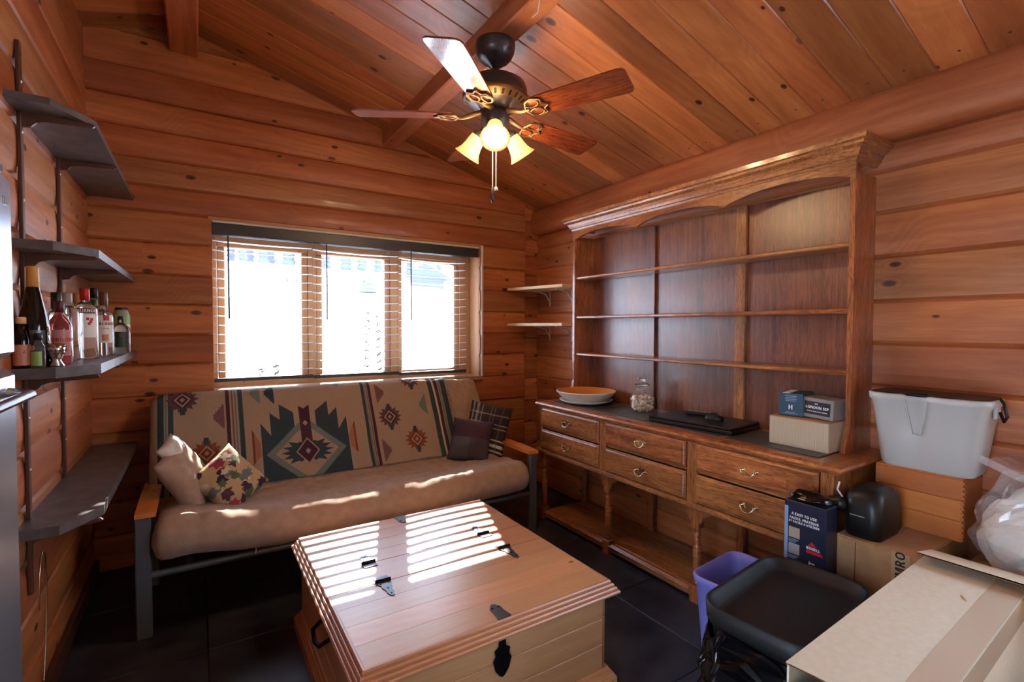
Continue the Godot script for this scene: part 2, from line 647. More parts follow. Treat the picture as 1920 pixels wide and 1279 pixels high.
# a squared log from a to b whose face looks along out; w high, proud by p
func wall_log(parent: Node, a: Vector3, b: Vector3, y0: float, y1: float, out: Vector3, m: Material, p := 0.0, deep := 0.2) -> void:
	var h := y1 - y0
	var prof := [Vector2(-deep, 0.0), Vector2(-0.012 + p, 0.0), Vector2(p, 0.011), Vector2(p + 0.005, h * 0.3), Vector2(p + 0.006, h * 0.5), Vector2(p + 0.005, h * 0.7), Vector2(p, h - 0.011), Vector2(-0.012 + p, h), Vector2(-deep, h)]
	var len := a.distance_to(b)
	var mesh := sweep(prof, Vector3(-len / 2, 0, 0), Vector3(len / 2, 0, 0), Vector3(0, 0, 1))
	var z := out
	var x := Vector3.UP.cross(z)
	var c := (a + b) / 2
	c.y = y0
	part_basis(parent, "log", mesh, m, Transform3D(Basis(x, Vector3.UP, z), c))

func room() -> void:
	# floor: large dark slabs with thin joints
	var fl := structure("floor")
	part(fl, "slab_bed", cbox(Vector3(4.6, 0.2, 6.2), 0.002), M.black_matt, Vector3(0.95, -0.108, -1.0))
	var k := 0
	var fx := -1.2
	while fx < 2.7:
		var fz := -3.72
		while fz < 1.6:
			part(fl, "floor_slab", cbox(Vector3(0.606, 0.02, 0.606), 0.003), M.floor, Vector3(fx + 0.305, -0.01, fz + 0.305))
			fz += 0.61
			k += 1
		fx += 0.61
	# window wall
	var wb := structure("wall_back")
	var edges := [0.0, 0.2, 0.4, 0.6, 0.8, 1.0, 1.19, 1.37, 1.55, 1.73, 1.92, 2.1, 2.25, 2.41, 2.58, 2.745, 2.91, 3.1, 3.3]
	for i in edges.size() - 1:
		var y0: float = edges[i]
		var y1: float = edges[i + 1]
		var p: float = 0.035 if y0 > 2.7 else (0.012 if i == 11 else (0.008 if i % 2 == 0 else 0.0))
		var x1 := 2.44
		if y0 > 2.2:
			x1 = minf(2.44, RIDGE_X + (RIDGE_Y - y0) / SLOPE + 0.05)
		if y0 >= 0.99 and y1 <= 2.11:
			wall_log(wb, Vector3(WL - 0.1, 0, WB), Vector3(0.08, 0, WB), y0, y1, Vector3.BACK, pick("log_pine", i), p)
			wall_log(wb, Vector3(1.985, 0, WB), Vector3(2.44, 0, WB), y0, y1, Vector3.BACK, pick("log_pine", i + 9), p)
		else:
			wall_log(wb, Vector3(WL - 0.1, 0, WB), Vector3(x1, 0, WB), y0, y1, Vector3.BACK, pick("log_pine", i), p)
		if y0 < 2.5:
			wall_log(wb, Vector3(2.44, 0, WB - 0.03), Vector3(WR + 0.1, 0, WB - 0.03), y0 - 0.04, y1 - 0.04, Vector3.BACK, pick("log_pine", i + 3))
	# right wall
	var wr := structure("wall_right")
	var er := [0.0, 0.195, 0.39, 0.585, 0.78, 0.976, 1.16, 1.354, 1.543, 1.742, 1.94, 2.124, 2.245]
	for i in er.size() - 1:
		if er[i] > 0.97 and er[i + 1] < 2.13:
			wall_log(wr, Vector3(WR, 0, WB - 0.2), Vector3(WR, 0, -0.2), er[i], er[i + 1], Vector3.LEFT, pick("log_pine", i))
			wall_log(wr, Vector3(WR, 0, 1.45), Vector3(WR, 0, 1.7), er[i], er[i + 1], Vector3.LEFT, pick("log_pine", i + 2))
		else:
			wall_log(wr, Vector3(WR, 0, WB - 0.2), Vector3(WR, 0, 1.7), er[i], er[i + 1], Vector3.LEFT, pick("log_pine", i))
	# top plate log, round-shouldered
	var tp := []
	for q in [[-0.2, 0.0], [0.02, 0.0], [0.05, 0.008], [0.068, 0.03], [0.075, 0.07], [0.075, 0.14], [0.068, 0.19], [0.05, 0.225], [-0.2, 0.225]]:
		tp.append(Vector2(q[0], q[1]))
	part_basis(wr, "top_log", sweep(tp, Vector3(-2.75, 0, 0), Vector3(2.75, 0, 0), Vector3(0, 0, 1), 0, 0, true), pick("log_pine", 2), Transform3D(Basis(Vector3(0, 0, 1), Vector3.UP, Vector3(-1, 0, 0)), Vector3(WR, 2.245, -1.05)))
	# left wall, ending where the refrigerator stands in its alcove
	var wl := structure("wall_left")
	var el := [0.0, 0.2, 0.395, 0.59, 0.785, 0.975, 1.165, 1.36, 1.55, 1.74, 1.93, 2.12, 2.31, 2.5, 2.69, 2.88, 3.1]
	for i in el.size() - 1:
		wall_log(wl, Vector3(WL, 0, 1.7) if i < 0 else Vector3(WL, 0, -1.5), Vector3(WL, 0, WB - 0.2), el[i], el[i + 1], Vector3.RIGHT, pick("log_pine", i))
	# alcove beside the camera; its unseen glass door is added for fill light
	part(wl, "alcove_end", cbox(Vector3(0.7, 3.2, 0.12), 0.002), M.plain_wall, Vector3(-0.91, 1.5, -1.56))
	part(wl, "alcove_panel", cbox(Vector3(0.15, 3.2, 1.0), 0.002), M.plain_wall, Vector3(-1.2, 1.5, -1.0))
	part(wl, "alcove_panel", cbox(Vector3(0.15, 1.1, 2.2), 0.002), M.plain_wall, Vector3(-1.2, 2.6, 0.6))
	var gd := structure("added_door_1")
	for z in [-0.46, 0.57]:
		part(gd, "stile", cbox(Vector3(0.06, 2.05, 0.08), 0.004), M.frame, Vector3(-1.2, 1.025, z))
	part(gd, "door_rail", cbox(Vector3(0.06, 0.09, 0.95), 0.004), M.frame, Vector3(-1.2, 0.045, 0.055))
	part(gd, "door_rail", cbox(Vector3(0.06, 0.08, 0.95), 0.004), M.frame, Vector3(-1.2, 2.01, 0.055))
	part(gd, "pane", cbox(Vector3(0.006, 1.9, 0.95), 0.001), M.pane, Vector3(-1.2, 1.03, 0.055))
	part(wl, "alcove_panel", cbox(Vector3(0.15, 2.1, 1.1), 0.002), M.plain_wall, Vector3(-1.2, 1.05, 1.16))
	# wall behind the camera
	var wf := structure("wall_front")
	part(wf, "panel", cbox(Vector3(4.2, 3.3, 0.15), 0.002), M.plain_wall, Vector3(0.8, 1.65, 1.75))
	# unseen window added in the right wall to bring in fill daylight
	var w2 := structure("added_window_2")
	part(w2, "pane", cbox(Vector3(0.006, 1.148, 1.65), 0.001), M.pane, Vector3(WR + 0.1, 1.55, 0.625))
	for y in [1.006, 2.094]:
		part(w2, "rail", cbox(Vector3(0.06, 0.06, 1.65), 0.004), M.frame, Vector3(WR + 0.1, y, 0.625))
	for z in [-0.17, 0.625, 1.42]:
		part(w2, "stile", cbox(Vector3(0.06, 1.03, 0.06), 0.004), M.frame, Vector3(WR + 0.1, 1.55, z))
	# ceiling boards on both slopes, under a roof
	var ce := structure("ceiling")
	var ang := atan(SLOPE)
	var nail := lathe([Vector2(0, -0.002), Vector2(0.005, -0.001), Vector2(0.006, 0.001), Vector2(0, 0.002)], 8)
	for sgn in [1, -1]:
		var xe: float = WR + 0.12 if sgn > 0 else -1.2
		var l := absf(xe - RIDGE_X) / cos(ang)
		var mesh := sweep([Vector2(-0.077, 0.004), Vector2(-0.072, 0.0), Vector2(0.072, 0.0), Vector2(0.077, 0.004), Vector2(0.077, 0.02), Vector2(-0.077, 0.02)], Vector3(-l / 2, 0, 0), Vector3(l / 2, 0, 0), Vector3(0, 0, 1))
		var z := -3.725
		var i := 0
		while z < 1.75:
			var xm := (xe + RIDGE_X) / 2
			var cb := part(ce, "ceiling_board", mesh, pick("plank", i + (0 if sgn > 0 else 5)), Vector3(xm, roof_y(xm), z + 0.0775), Vector3(0, 0, -ang * sgn))
			if sgn > 0:
				part(cb, "nail", nail, M.bronze, Vector3(l / 2 - 0.26, 0.0005, 0.02 * sin(i * 3.0)))
			z += 0.155
			i += 1
		part(ce, "roof_slab", cbox(Vector3(l + 0.4, 0.16, 5.8), 0.002), M.roof, Vector3((xe + RIDGE_X) / 2 + 0.1 * sgn, roof_y((xe + RIDGE_X) / 2) + 0.1 - 0.03, -1.0), Vector3(0, 0, -ang * sgn))
	# beams along the room
	var br := structure("trim_1")
	board(br, "ridge_beam", Vector3(RIDGE_X, 3.115, WB), Vector3(RIDGE_X, 3.115, 1.7), 0.145, 0.14, Vector3.UP, pick("beam", 0), 0.008)
	board(br, "purlin", Vector3(1.21, 2.815, WB), Vector3(1.21, 2.815, 1.7), 0.11, 0.14, Vector3.UP, pick("beam", 1), 0.008)
	part(br, "hook", tube([Vector3(1.16, 2.749, -1.62), Vector3(1.165, 2.72, -1.63), Vector3(1.18, 2.70, -1.66), Vector3(1.17, 2.69, -1.69)], 0.0022, 6), M.white_metal)
	# base trim along the left wall
	var bl := structure("baseboard_left")
	part(bl, "board", cbox(Vector3(0.02, 0.09, 2.0), 0.004), M.rail_brown, Vector3(WL + 0.016, 0.045, -2.6))
	# window: jambs, three sashes, panes
	var wn := structure("window_1")
	var wz := -3.82
	board(wn, "jamb", Vector3(1.995, 1.0, -3.745), Vector3(1.995, 2.1, -3.745), 0.24, 0.025, Vector3.LEFT, M.jamb)
	board(wn, "jamb", Vector3(0.07, 1.0, -3.745), Vector3(0.07, 2.1, -3.745), 0.24, 0.025, Vector3.LEFT, M.jamb)
	board(wn, "sill", Vector3(0.06, 1.0, -3.71), Vector3(2.0, 1.0, -3.71), 0.28, 0.03, Vector3.UP, M.jamb)
	board(wn, "head", Vector3(0.06, 2.095, -3.73), Vector3(2.0, 2.095, -3.73), 0.24, 0.025, Vector3.UP, M.frame)
	board(wn, "casing", Vector3(2.005, 1.0, WB + 0.012), Vector3(2.005, 2.1, WB + 0.012), 0.022, 0.02, Vector3.BACK, M.white_metal, 0.006)
	var px := [0.156, 0.63, 0.772, 1.237, 1.379, 1.837]
	for s in 3:
		var x0: float = px[s * 2]
		var x1: float = px[s * 2 + 1]
		var y0 := 1.075
		var y1 := 1.945
		var sash := Node3D.new()
		sash.name = "sash"
		wn.add_child(sash, true)
		board(sash, "rail", Vector3(x0 - 0.045, y0 - 0.025, wz), Vector3(x1 + 0.045, y0 - 0.025, wz), 0.05, 0.05, Vector3.BACK, M.frame, 0.006)
		board(sash, "rail", Vector3(x0 - 0.045, y1 + 0.025, wz), Vector3(x1 + 0.045, y1 + 0.025, wz), 0.05, 0.05, Vector3.BACK, M.frame, 0.006)
		board(sash, "stile", Vector3(x0 - 0.022, y0, wz), Vector3(x0 - 0.022, y1, wz), 0.045, 0.05, Vector3.BACK, M.frame, 0.006)
		board(sash, "stile", Vector3(x1 + 0.022, y0, wz), Vector3(x1 + 0.022, y1, wz), 0.045, 0.05, Vector3.BACK, M.frame, 0.006)
		part(sash, "pane", cbox(Vector3(x1 - x0, y1 - y0, 0.005), 0.001), M.pane, Vector3((x0 + x1) / 2, (y0 + y1) / 2, wz))
	board(wn, "frame", Vector3(0.06, 2.03, wz), Vector3(2.0, 2.03, wz), 0.11, 0.06, Vector3.BACK, M.frame, 0.004)
	board(wn, "frame", Vector3(0.06, 1.02, wz), Vector3(2.0, 1.02, wz), 0.06, 0.06, Vector3.BACK, M.frame, 0.004)
	for q in [[0.085, 0.05], [0.701, 0.054], [1.308, 0.054], [1.932, 0.1]]:
		board(wn, "mullion", Vector3(q[0], 1.0, wz - 0.01), Vector3(q[0], 2.09, wz - 0.01), q[1], 0.09, Vector3.BACK, M.frame, 0.006)

# ---------------------------------------------------------------- outdoors
func snow_y(x: float, z: float) -> float:
	var d := -z - 5.0
	var n := sin(x * 0.23 + 1.0) * 0.12 + sin(z * 0.31 + x * 0.11) * 0.15
	if d < 0:
		return -0.25
	return -0.25 + 5.9 * smoothstep(0.0, 1.0, d / 36.0) * (1.0 - 0.22 * smoothstep(13.0, 21.0, x)) + n * clampf(d / 10.0, 0, 1)

func outside() -> void:
	var g := MeshInstance3D.new()
	g.name = "snow_field"
	g.mesh = surf(func(u: float, v: float) -> Vector3:
		var x := lerpf(-60, 80, u)
		var z := lerpf(-90, 40, v)
		return Vector3(x, snow_y(x, z), z), 90, 90)
	g.material_override = M.snow
	g.set_meta("kind", "structure")
	add_child(g)
	# small eave over the window, just out of sight
	var po := structure("roof_eave")
	part(po, "deck", cbox(Vector3(5.6, 0.06, 0.45), 0.004), M.roof, Vector3(1.2, 2.25, -4.045))
	# trees along the crest
	var proto: Node3D
	for i in 44:
		var x := -4.5 + (i / 2) * 1.5 + (i % 2) * 0.75 + rng.randf_range(-0.12, 0.12)
		var z := -43.0 - 2.4 * (i % 2) + rng.randf_range(-0.3, 0.3)
		var t := thing("bare_tree", "tall grey tree in the dense row on the snowy crest", "tree", Vector3(x, snow_y(x, z) - 0.3, z), rng.randf() * TAU, "grey trees on the crest")
		if proto == null:
			proto = t
			var st := st_new(true)
			add_tube(st, [Vector3(0, 0, 0), Vector3(0.05, 3, 0), Vector3(0, 8, 0.1)], [0.16, 0.12, 0.02], 6)
			part(t, "stem", done(st), M.bark)
			var sb := st_new()
			var pr := [Vector2(0.0, 0.5)]
			for k in 16:
				pr.append(Vector2(0.44 * (1.0 - k / 17.0) + 0.03, 0.5 + k * 0.46))
				pr.append(Vector2(0.24 * (1.0 - k / 17.0) + 0.02, 0.8 + k * 0.46))
			pr.append(Vector2(0.0, 8.2))
			add_lathe(sb, pr, 7)
			part(t, "foliage", done(sb), M.needles)
		else:
			for c in proto.get_children():
				t.add_child(c.duplicate())
		t.scale = Vector3.ONE * rng.randf_range(0.85, 1.15)
	# the snowy spruce, the shed and the shrub on the bank
	var sp := thing("snowy_spruce", "small snow-laden spruce outside the middle pane", "tree", Vector3(7.3, 3.1, -25.2))
	sp.scale = Vector3.ONE * 0.55
	part(sp, "stem", lathe([Vector2(0.0, 0), Vector2(0.12, 0), Vector2(0.06, 2.4), Vector2(0, 2.5)], 8), M.bark)
	for k in 4:
		part(sp, "bough_layer", lathe([Vector2(0.02, 0.25 + k * 0.5), Vector2(0.95 - k * 0.2, 0.15 + k * 0.5), Vector2(0.85 - k * 0.2, 0.3 + k * 0.5), Vector2(0.2 - k * 0.04, 0.8 + k * 0.5)], 9, false), M.needles)
		part(sp, "snow_cap", lathe([Vector2(0.35, 0.62 + k * 0.5), Vector2(0.62 - k * 0.13, 0.46 + k * 0.5), Vector2(0.3 - k * 0.06, 0.72 + k * 0.5), Vector2(0.15, 0.9 + k * 0.5)], 7, false), M.snow, Vector3(0.12, 0.03, 0.1))
	var sh := thing("shed", "grey shed with a snow-edged roof outside the right-hand pane", "shed", Vector3(12.5, 3.85, -29.8), -0.25)
	sh.scale = Vector3.ONE * 0.66
	part(sh, "wall", cbox(Vector3(3.0, 1.4, 2.2), 0.02), M.shed, Vector3(0, 0.7, 0))
	part(sh, "roof", prism([Vector2(-2.0, 1.3), Vector2(-0.4, 2.3), Vector2(2.2, 0.9), Vector2(2.2, 0.8), Vector2(-2.0, 1.2)], 2.6), M.shed, Vector3(0, 0.1, -1.3))
	part(sh, "roof_snow", prism([Vector2(-0.5, 2.34), Vector2(-0.4, 2.42), Vector2(2.25, 1.02), Vector2(2.2, 0.92)], 2.6), M.snow, Vector3(0, 0.1, -1.28))
	var sr := thing("snowy_shrub", "low grey shrub poking through the snow beyond the left pane", "shrub", Vector3(3.8, 3.62, -27.3))
	var ss := st_new()
	for b in 60:
		var a := b * 2.4
		var r := 0.2 + 0.9 * fposmod(b * 0.37, 1.0)
		add_tube(ss, [Vector3(cos(a) * r * 0.5, 0, sin(a) * 0.3), Vector3(cos(a) * r, 0.5 + 0.3 * sin(b * 1.3), sin(a) * 0.5)], [0.014, 0.005], 4)
	part(sr, "twigs", done(ss), M.bark)
	# leafy twigs close to the glass
	for q in [["leafy_shrub", "short leafy shrub tip outside the lower left pane", 0.545, 0.86, 0.22, 7], ["leafy_sapling", "slender sapling with sparse leaves outside the middle pane", 1.50, 0.98, 0.62, 16]]:
		var tw := thing(q[0], q[1], "plant", Vector3(q[2], -0.25, -5.0))
		var top: float = q[3] + 0.25 + q[4]
		var st := st_new(true)
		add_tube(st, [Vector3(-0.05, 0, 0), Vector3(-0.03, top * 0.5, 0), Vector3(0, top, 0)], [0.007, 0.005, 0.002], 5)
		for b in q[5]:
			var y: float = q[3] + 0.25 + q[4] * b / q[5]
			var s := 1.0 if b % 2 == 0 else -1.0
			add_tube(st, [Vector3(-0.01, y - 0.04, 0), Vector3(s * 0.06, y, 0.02)], [0.002, 0.0012], 4)
		part(tw, "stem", done(st), M.leaf)
		for b in q[5]:
			var y: float = q[3] + 0.25 + q[4] * b / q[5]
			var s := 1.0 if b % 2 == 0 else -1.0
			for e in 2:
				part(tw, "leaf", cushion(0.045, 0.022, 0.006, 4), M.leaf, Vector3(s * (0.06 + e * 0.02) + 0.015 * sin(b * 3.0), y + 0.012 * e, 0.02), Vector3(0.3 * sin(b), 0.4, s * 0.5 + sin(b * 1.7)))

# ---------------------------------------------------------------- pine trunk used as a table
func reeds(u: float, v: float, n: int) -> Array:
	# profile from the top edge (0, 0) out and down to (u, -v) in n small rounds, closed behind
	var p := []
	for i in n:
		var a := float(i) / n
		var b := float(i + 1) / n
		p.append(Vector2(u * a, -v * a))
		p.append(Vector2(lerpf(u * a, u * b, 0.35) + 0.004, -lerpf(v * a, v * b, 0.25) + 0.003))
		p.append(Vector2(lerpf(u * a, u * b, 0.75) + 0.0045, -lerpf(v * a, v * b, 0.65) + 0.003))
	p.append(Vector2(u, -v))
	p.append(Vector2(0.0, -v))
	return p

func trunk() -> void:
	var t := thing("trunk", "square pine trunk with two hinged lids serving as a coffee table", "trunk", Vector3(0.87, 0, -1.928))
	var hx := 0.475
	var hz := 0.522
	var top := 0.43
	# body of boards
	for s in [-1, 1]:
		for i in 3:
			var y := 0.075 + i * 0.102 + 0.051
			board(t, "side_board", Vector3(s * (hx - 0.012), y, -hz + 0.01), Vector3(s * (hx - 0.012), y, hz - 0.01), 0.1005, 0.024, Vector3.RIGHT, pick("trunk", i + s), 0.002)
			board(t, "front_board" if s > 0 else "back_board", Vector3(-hx + 0.02, y, s * (hz - 0.012)), Vector3(hx - 0.02, y, s * (hz - 0.012)), 0.1005, 0.024, Vector3.BACK, pick("trunk", i * 2 + s + 1), 0.002)
	part(t, "bottom", cbox(Vector3(hx * 2 - 0.06, 0.02, hz * 2 - 0.06), 0.002), pick("trunk", 0), Vector3(0, 0.09, 0))
	# base moulding
	var bp := []
	for q in [[-0.02, 0.0], [0.03, 0.0], [0.03, 0.045], [0.027, 0.052], [0.024, 0.054], [0.021, 0.061], [0.018, 0.063], [0.014, 0.071], [0.01, 0.073], [0.004, 0.085], [-0.02, 0.085]]:
		bp.append(Vector2(q[0], q[1]))
	var ring := [Vector3(-hx, 0, hz), Vector3(hx, 0, hz), Vector3(hx, 0, -hz), Vector3(-hx, 0, -hz)]
	for k in 4:
		var a: Vector3 = ring[k]
		var b: Vector3 = ring[(k + 1) % 4]
		part(t, "base_moulding", sweep(bp, a, b, (b - a).normalized().cross(Vector3.UP), 1, 1), pick("trunk", k))
	# lids: back lid, middle strip, front lid, each a panel of boards with its reeded edge
	var s1 := -2.035 + 1.928
	var s2 := -1.857 + 1.928
	var spans := [[-hz, s1, "lid", 4], [s1, s2, "middle_strip", 1], [s2, hz, "lid", 4]]
	var prof := reeds(0.036, 0.05, 4)
	for n in 3:
		var z0: float = spans[n][0] + (0.0 if n == 0 else 0.0015)
		var z1: float = spans[n][1] - (0.0 if n == 2 else 0.0015)
		var lid := Node3D.new()
		lid.name = spans[n][2]
		t.add_child(lid, true)
		var c: int = spans[n][3]
		for i in c:
			var a := lerpf(z0, z1, float(i) / c)
			var b := lerpf(z0, z1, float(i + 1) / c)
			board(lid, "top_board", Vector3(-hx, top - 0.012, (a + b) / 2), Vector3(hx, top - 0.012, (a + b) / 2), b - a - 0.0004, 0.024, Vector3.UP, pick("trunk", n * 3 + i), 0.0008)
		part(lid, "edge_moulding", sweep(prof, Vector3(-hx, top, z0), Vector3(-hx, top, z1), Vector3.LEFT, 1.0 if n == 0 else 0.0, 1.0 if n == 2 else 0.0), pick("trunk", 1))
		part(lid, "edge_moulding", sweep(prof, Vector3(hx, top, z0), Vector3(hx, top, z1), Vector3.RIGHT, 1.0 if n == 0 else 0.0, 1.0 if n == 2 else 0.0), pick("trunk", 1))
		if n != 1:
			var zz := z0 if n == 0 else z1
			part(lid, "edge_moulding", sweep(prof, Vector3(-hx, top, zz), Vector3(hx, top, zz), Vector3.FORWARD if n == 0 else Vector3.BACK, 1, 1), pick("trunk", 1))
	# strap hinges
	for q in [[-0.28, s1, -1.0], [0.27, s1, -1.0], [-0.275, s2, 1.0], [0.277, s2, 1.0]]:
		var h := Node3D.new()
		h.name = "hinge"
		t.add_child(h, true)
		h.position = Vector3(q[0], top, q[1])
		h.rotation.y = 0.0 if q[2] > 0 else PI
		var out := [Vector2(-0.028, -0.012), Vector2(0.028, -0.012), Vector2(0.027, 0.018), Vector2(0.018, 0.035), Vector2(0.02, 0.05), Vector2(0.012, 0.075), Vector2(0.014, 0.09), Vector2(0.008, 0.112), Vector2(0.0, 0.118), Vector2(-0.008, 0.112), Vector2(-0.014, 0.09), Vector2(-0.012, 0.075), Vector2(-0.02, 0.05), Vector2(-0.018, 0.035), Vector2(-0.027, 0.018)]
		part(h, "strap", prism(out, 0.003), M.pewter, Vector3(0, 0.0032, 0), Vector3(PI / 2, 0, 0))
		part(h, "leaf", cbox(Vector3(0.056, 0.003, 0.034), 0.001), M.pewter, Vector3(0, 0.0017, -0.022))
		part(h, "knuckle", lathe([Vector2(0, -0.029), Vector2(0.0065, -0.029), Vector2(0.0065, 0.029), Vector2(0, 0.029)], 10), M.iron, Vector3(0, 0.006, 0), Vector3(0, 0, PI / 2))
		for sx in [[-0.016, 0.02], [0.016, 0.02], [0.0, 0.1], [0.0, 0.06]]:
			part(h, "screw", lathe([Vector2(0.004, 0), Vector2(0.003, 0.0015), Vector2(0, 0.002)], 8), M.iron, Vector3(sx[0], 0.0032, sx[1]))
	# hasps at the front and back edges, and the front latch
	for q in [[hz - 0.03, 0.0], [-hz + 0.03, PI]]:
		var h := Node3D.new()
		h.name = "hasp"
		t.add_child(h, true)
		h.position = Vector3(0.0, top, q[0])
		h.rotation.y = q[1]
		part(h, "plate", prism([Vector2(-0.026, 0.035), Vector2(0.026, 0.035), Vector2(0.02, -0.01), Vector2(0.022, -0.03), Vector2(0.01, -0.05), Vector2(0, -0.055), Vector2(-0.01, -0.05), Vector2(-0.022, -0.03), Vector2(-0.02, -0.01)], 0.003), M.pewter, Vector3(0, 0.0035, 0), Vector3(PI / 2, 0, 0))
		part(h, "screw", lathe([Vector2(0.005, 0), Vector2(0.004, 0.002), Vector2(0, 0.003)], 8), M.iron, Vector3(-0.012, 0.0034, -0.03))
		part(h, "screw", lathe([Vector2(0.005, 0), Vector2(0.004, 0.002), Vector2(0, 0.003)], 8), M.iron, Vector3(0.012, 0.0034, -0.03))
	var lz := hz + 0.001
	part(t, "latch", prism([Vector2(-0.012, 0.04), Vector2(0.012, 0.04), Vector2(0.014, 0.0), Vector2(0.03, -0.01), Vector2(0.026, -0.03), Vector2(0.036, -0.045), Vector2(0.026, -0.08), Vector2(0.01, -0.1), Vector2(0.0, -0.105), Vector2(-0.01, -0.1), Vector2(-0.026, -0.08), Vector2(-0.036, -0.045), Vector2(-0.026, -0.03), Vector2(-0.03, -0.01), Vector2(-0.014, 0.0)], 0.006), M.iron, Vector3(-0.01, 0.335, lz))
	part(t, "side_handle", tube([Vector3(-hx - 0.002, 0.27, -0.07), Vector3(-hx - 0.035, 0.25, -0.06), Vector3(-hx - 0.04, 0.235, 0.0), Vector3(-hx - 0.035, 0.25, 0.06), Vector3(-hx - 0.002, 0.27, 0.07)], 0.008, 8), M.iron)

# ---------------------------------------------------------------- futon
var fut_path := [[-2.757, 0.418, 0.098], [-2.95, 0.40, 0.1], [-3.1, 0.39, 0.098], [-3.2, 0.425, 0.085], [-3.27, 0.53, 0.066], [-3.39, 0.77, 0.056], [-3.495, 0.962, 0.05]]

func fut_at(t: float) -> Vector3:   # z, y, half thickness along the folded mattress
	var n := fut_path.size() - 1
	var i := clampi(int(t * n), 0, n - 1)
	var f := t * n - i
	var out := Vector3.ZERO
	for k in 3:
		out[k] = cubic_interpolate(fut_path[i][k], fut_path[i + 1][k], fut_path[maxi(i - 1, 0)][k], fut_path[mini(i + 2, n)][k], f)
	return out

# point of the outline: a from 0 to 1 runs along the upper face from front to top, round the top and back under to the front
func fut_out(a: float, fat: float, lift := 0.0) -> Vector2:
	var cap := 0.09
	var up := 0.44
	var p: Vector3
	var d: Vector2
	if a < up:
		p = fut_at(a / up)
		d = _fut_dir(a / up)
		return Vector2(p.x, p.y) + Vector2(-d.y, d.x) * -(p.z * fat + lift)
	elif a < up + cap / 2:
		p = fut_at(1.0)
		d = _fut_dir(1.0)
		var w := (a - up) / (cap / 2) * PI
		return Vector2(p.x, p.y) + (Vector2(d.y, -d.x) * cos(w) + d * sin(w)) * (p.z * fat + lift)
	elif a < 1.0 - cap:
		var t := 1.0 - (a - up - cap / 2) / (1.0 - cap * 1.5 - up)
		p = fut_at(t)
		d = _fut_dir(t)
		return Vector2(p.x, p.y) + Vector2(-d.y, d.x) * (p.z * fat + lift)
	p = fut_at(0.0)
	d = _fut_dir(0.0)
	var w := (a - 1.0 + cap) / cap * PI
	return Vector2(p.x, p.y) + (Vector2(-d.y, d.x) * cos(w) - d * sin(w)) * (p.z * fat + lift)

func _fut_dir(t: float) -> Vector2:
	var a := fut_at(clampf(t - 0.02, 0, 1))
	var b := fut_at(clampf(t + 0.02, 0, 1))
	return Vector2(b.x - a.x, b.y - a.y).normalized()

func fut_fat(u: float) -> float:
	var e := maxf(0.0, (absf(u * 2 - 1) - 0.93) / 0.07)
	return 0.25 + 0.75 * sqrt(maxf(0.0, 1.0 - e * e))

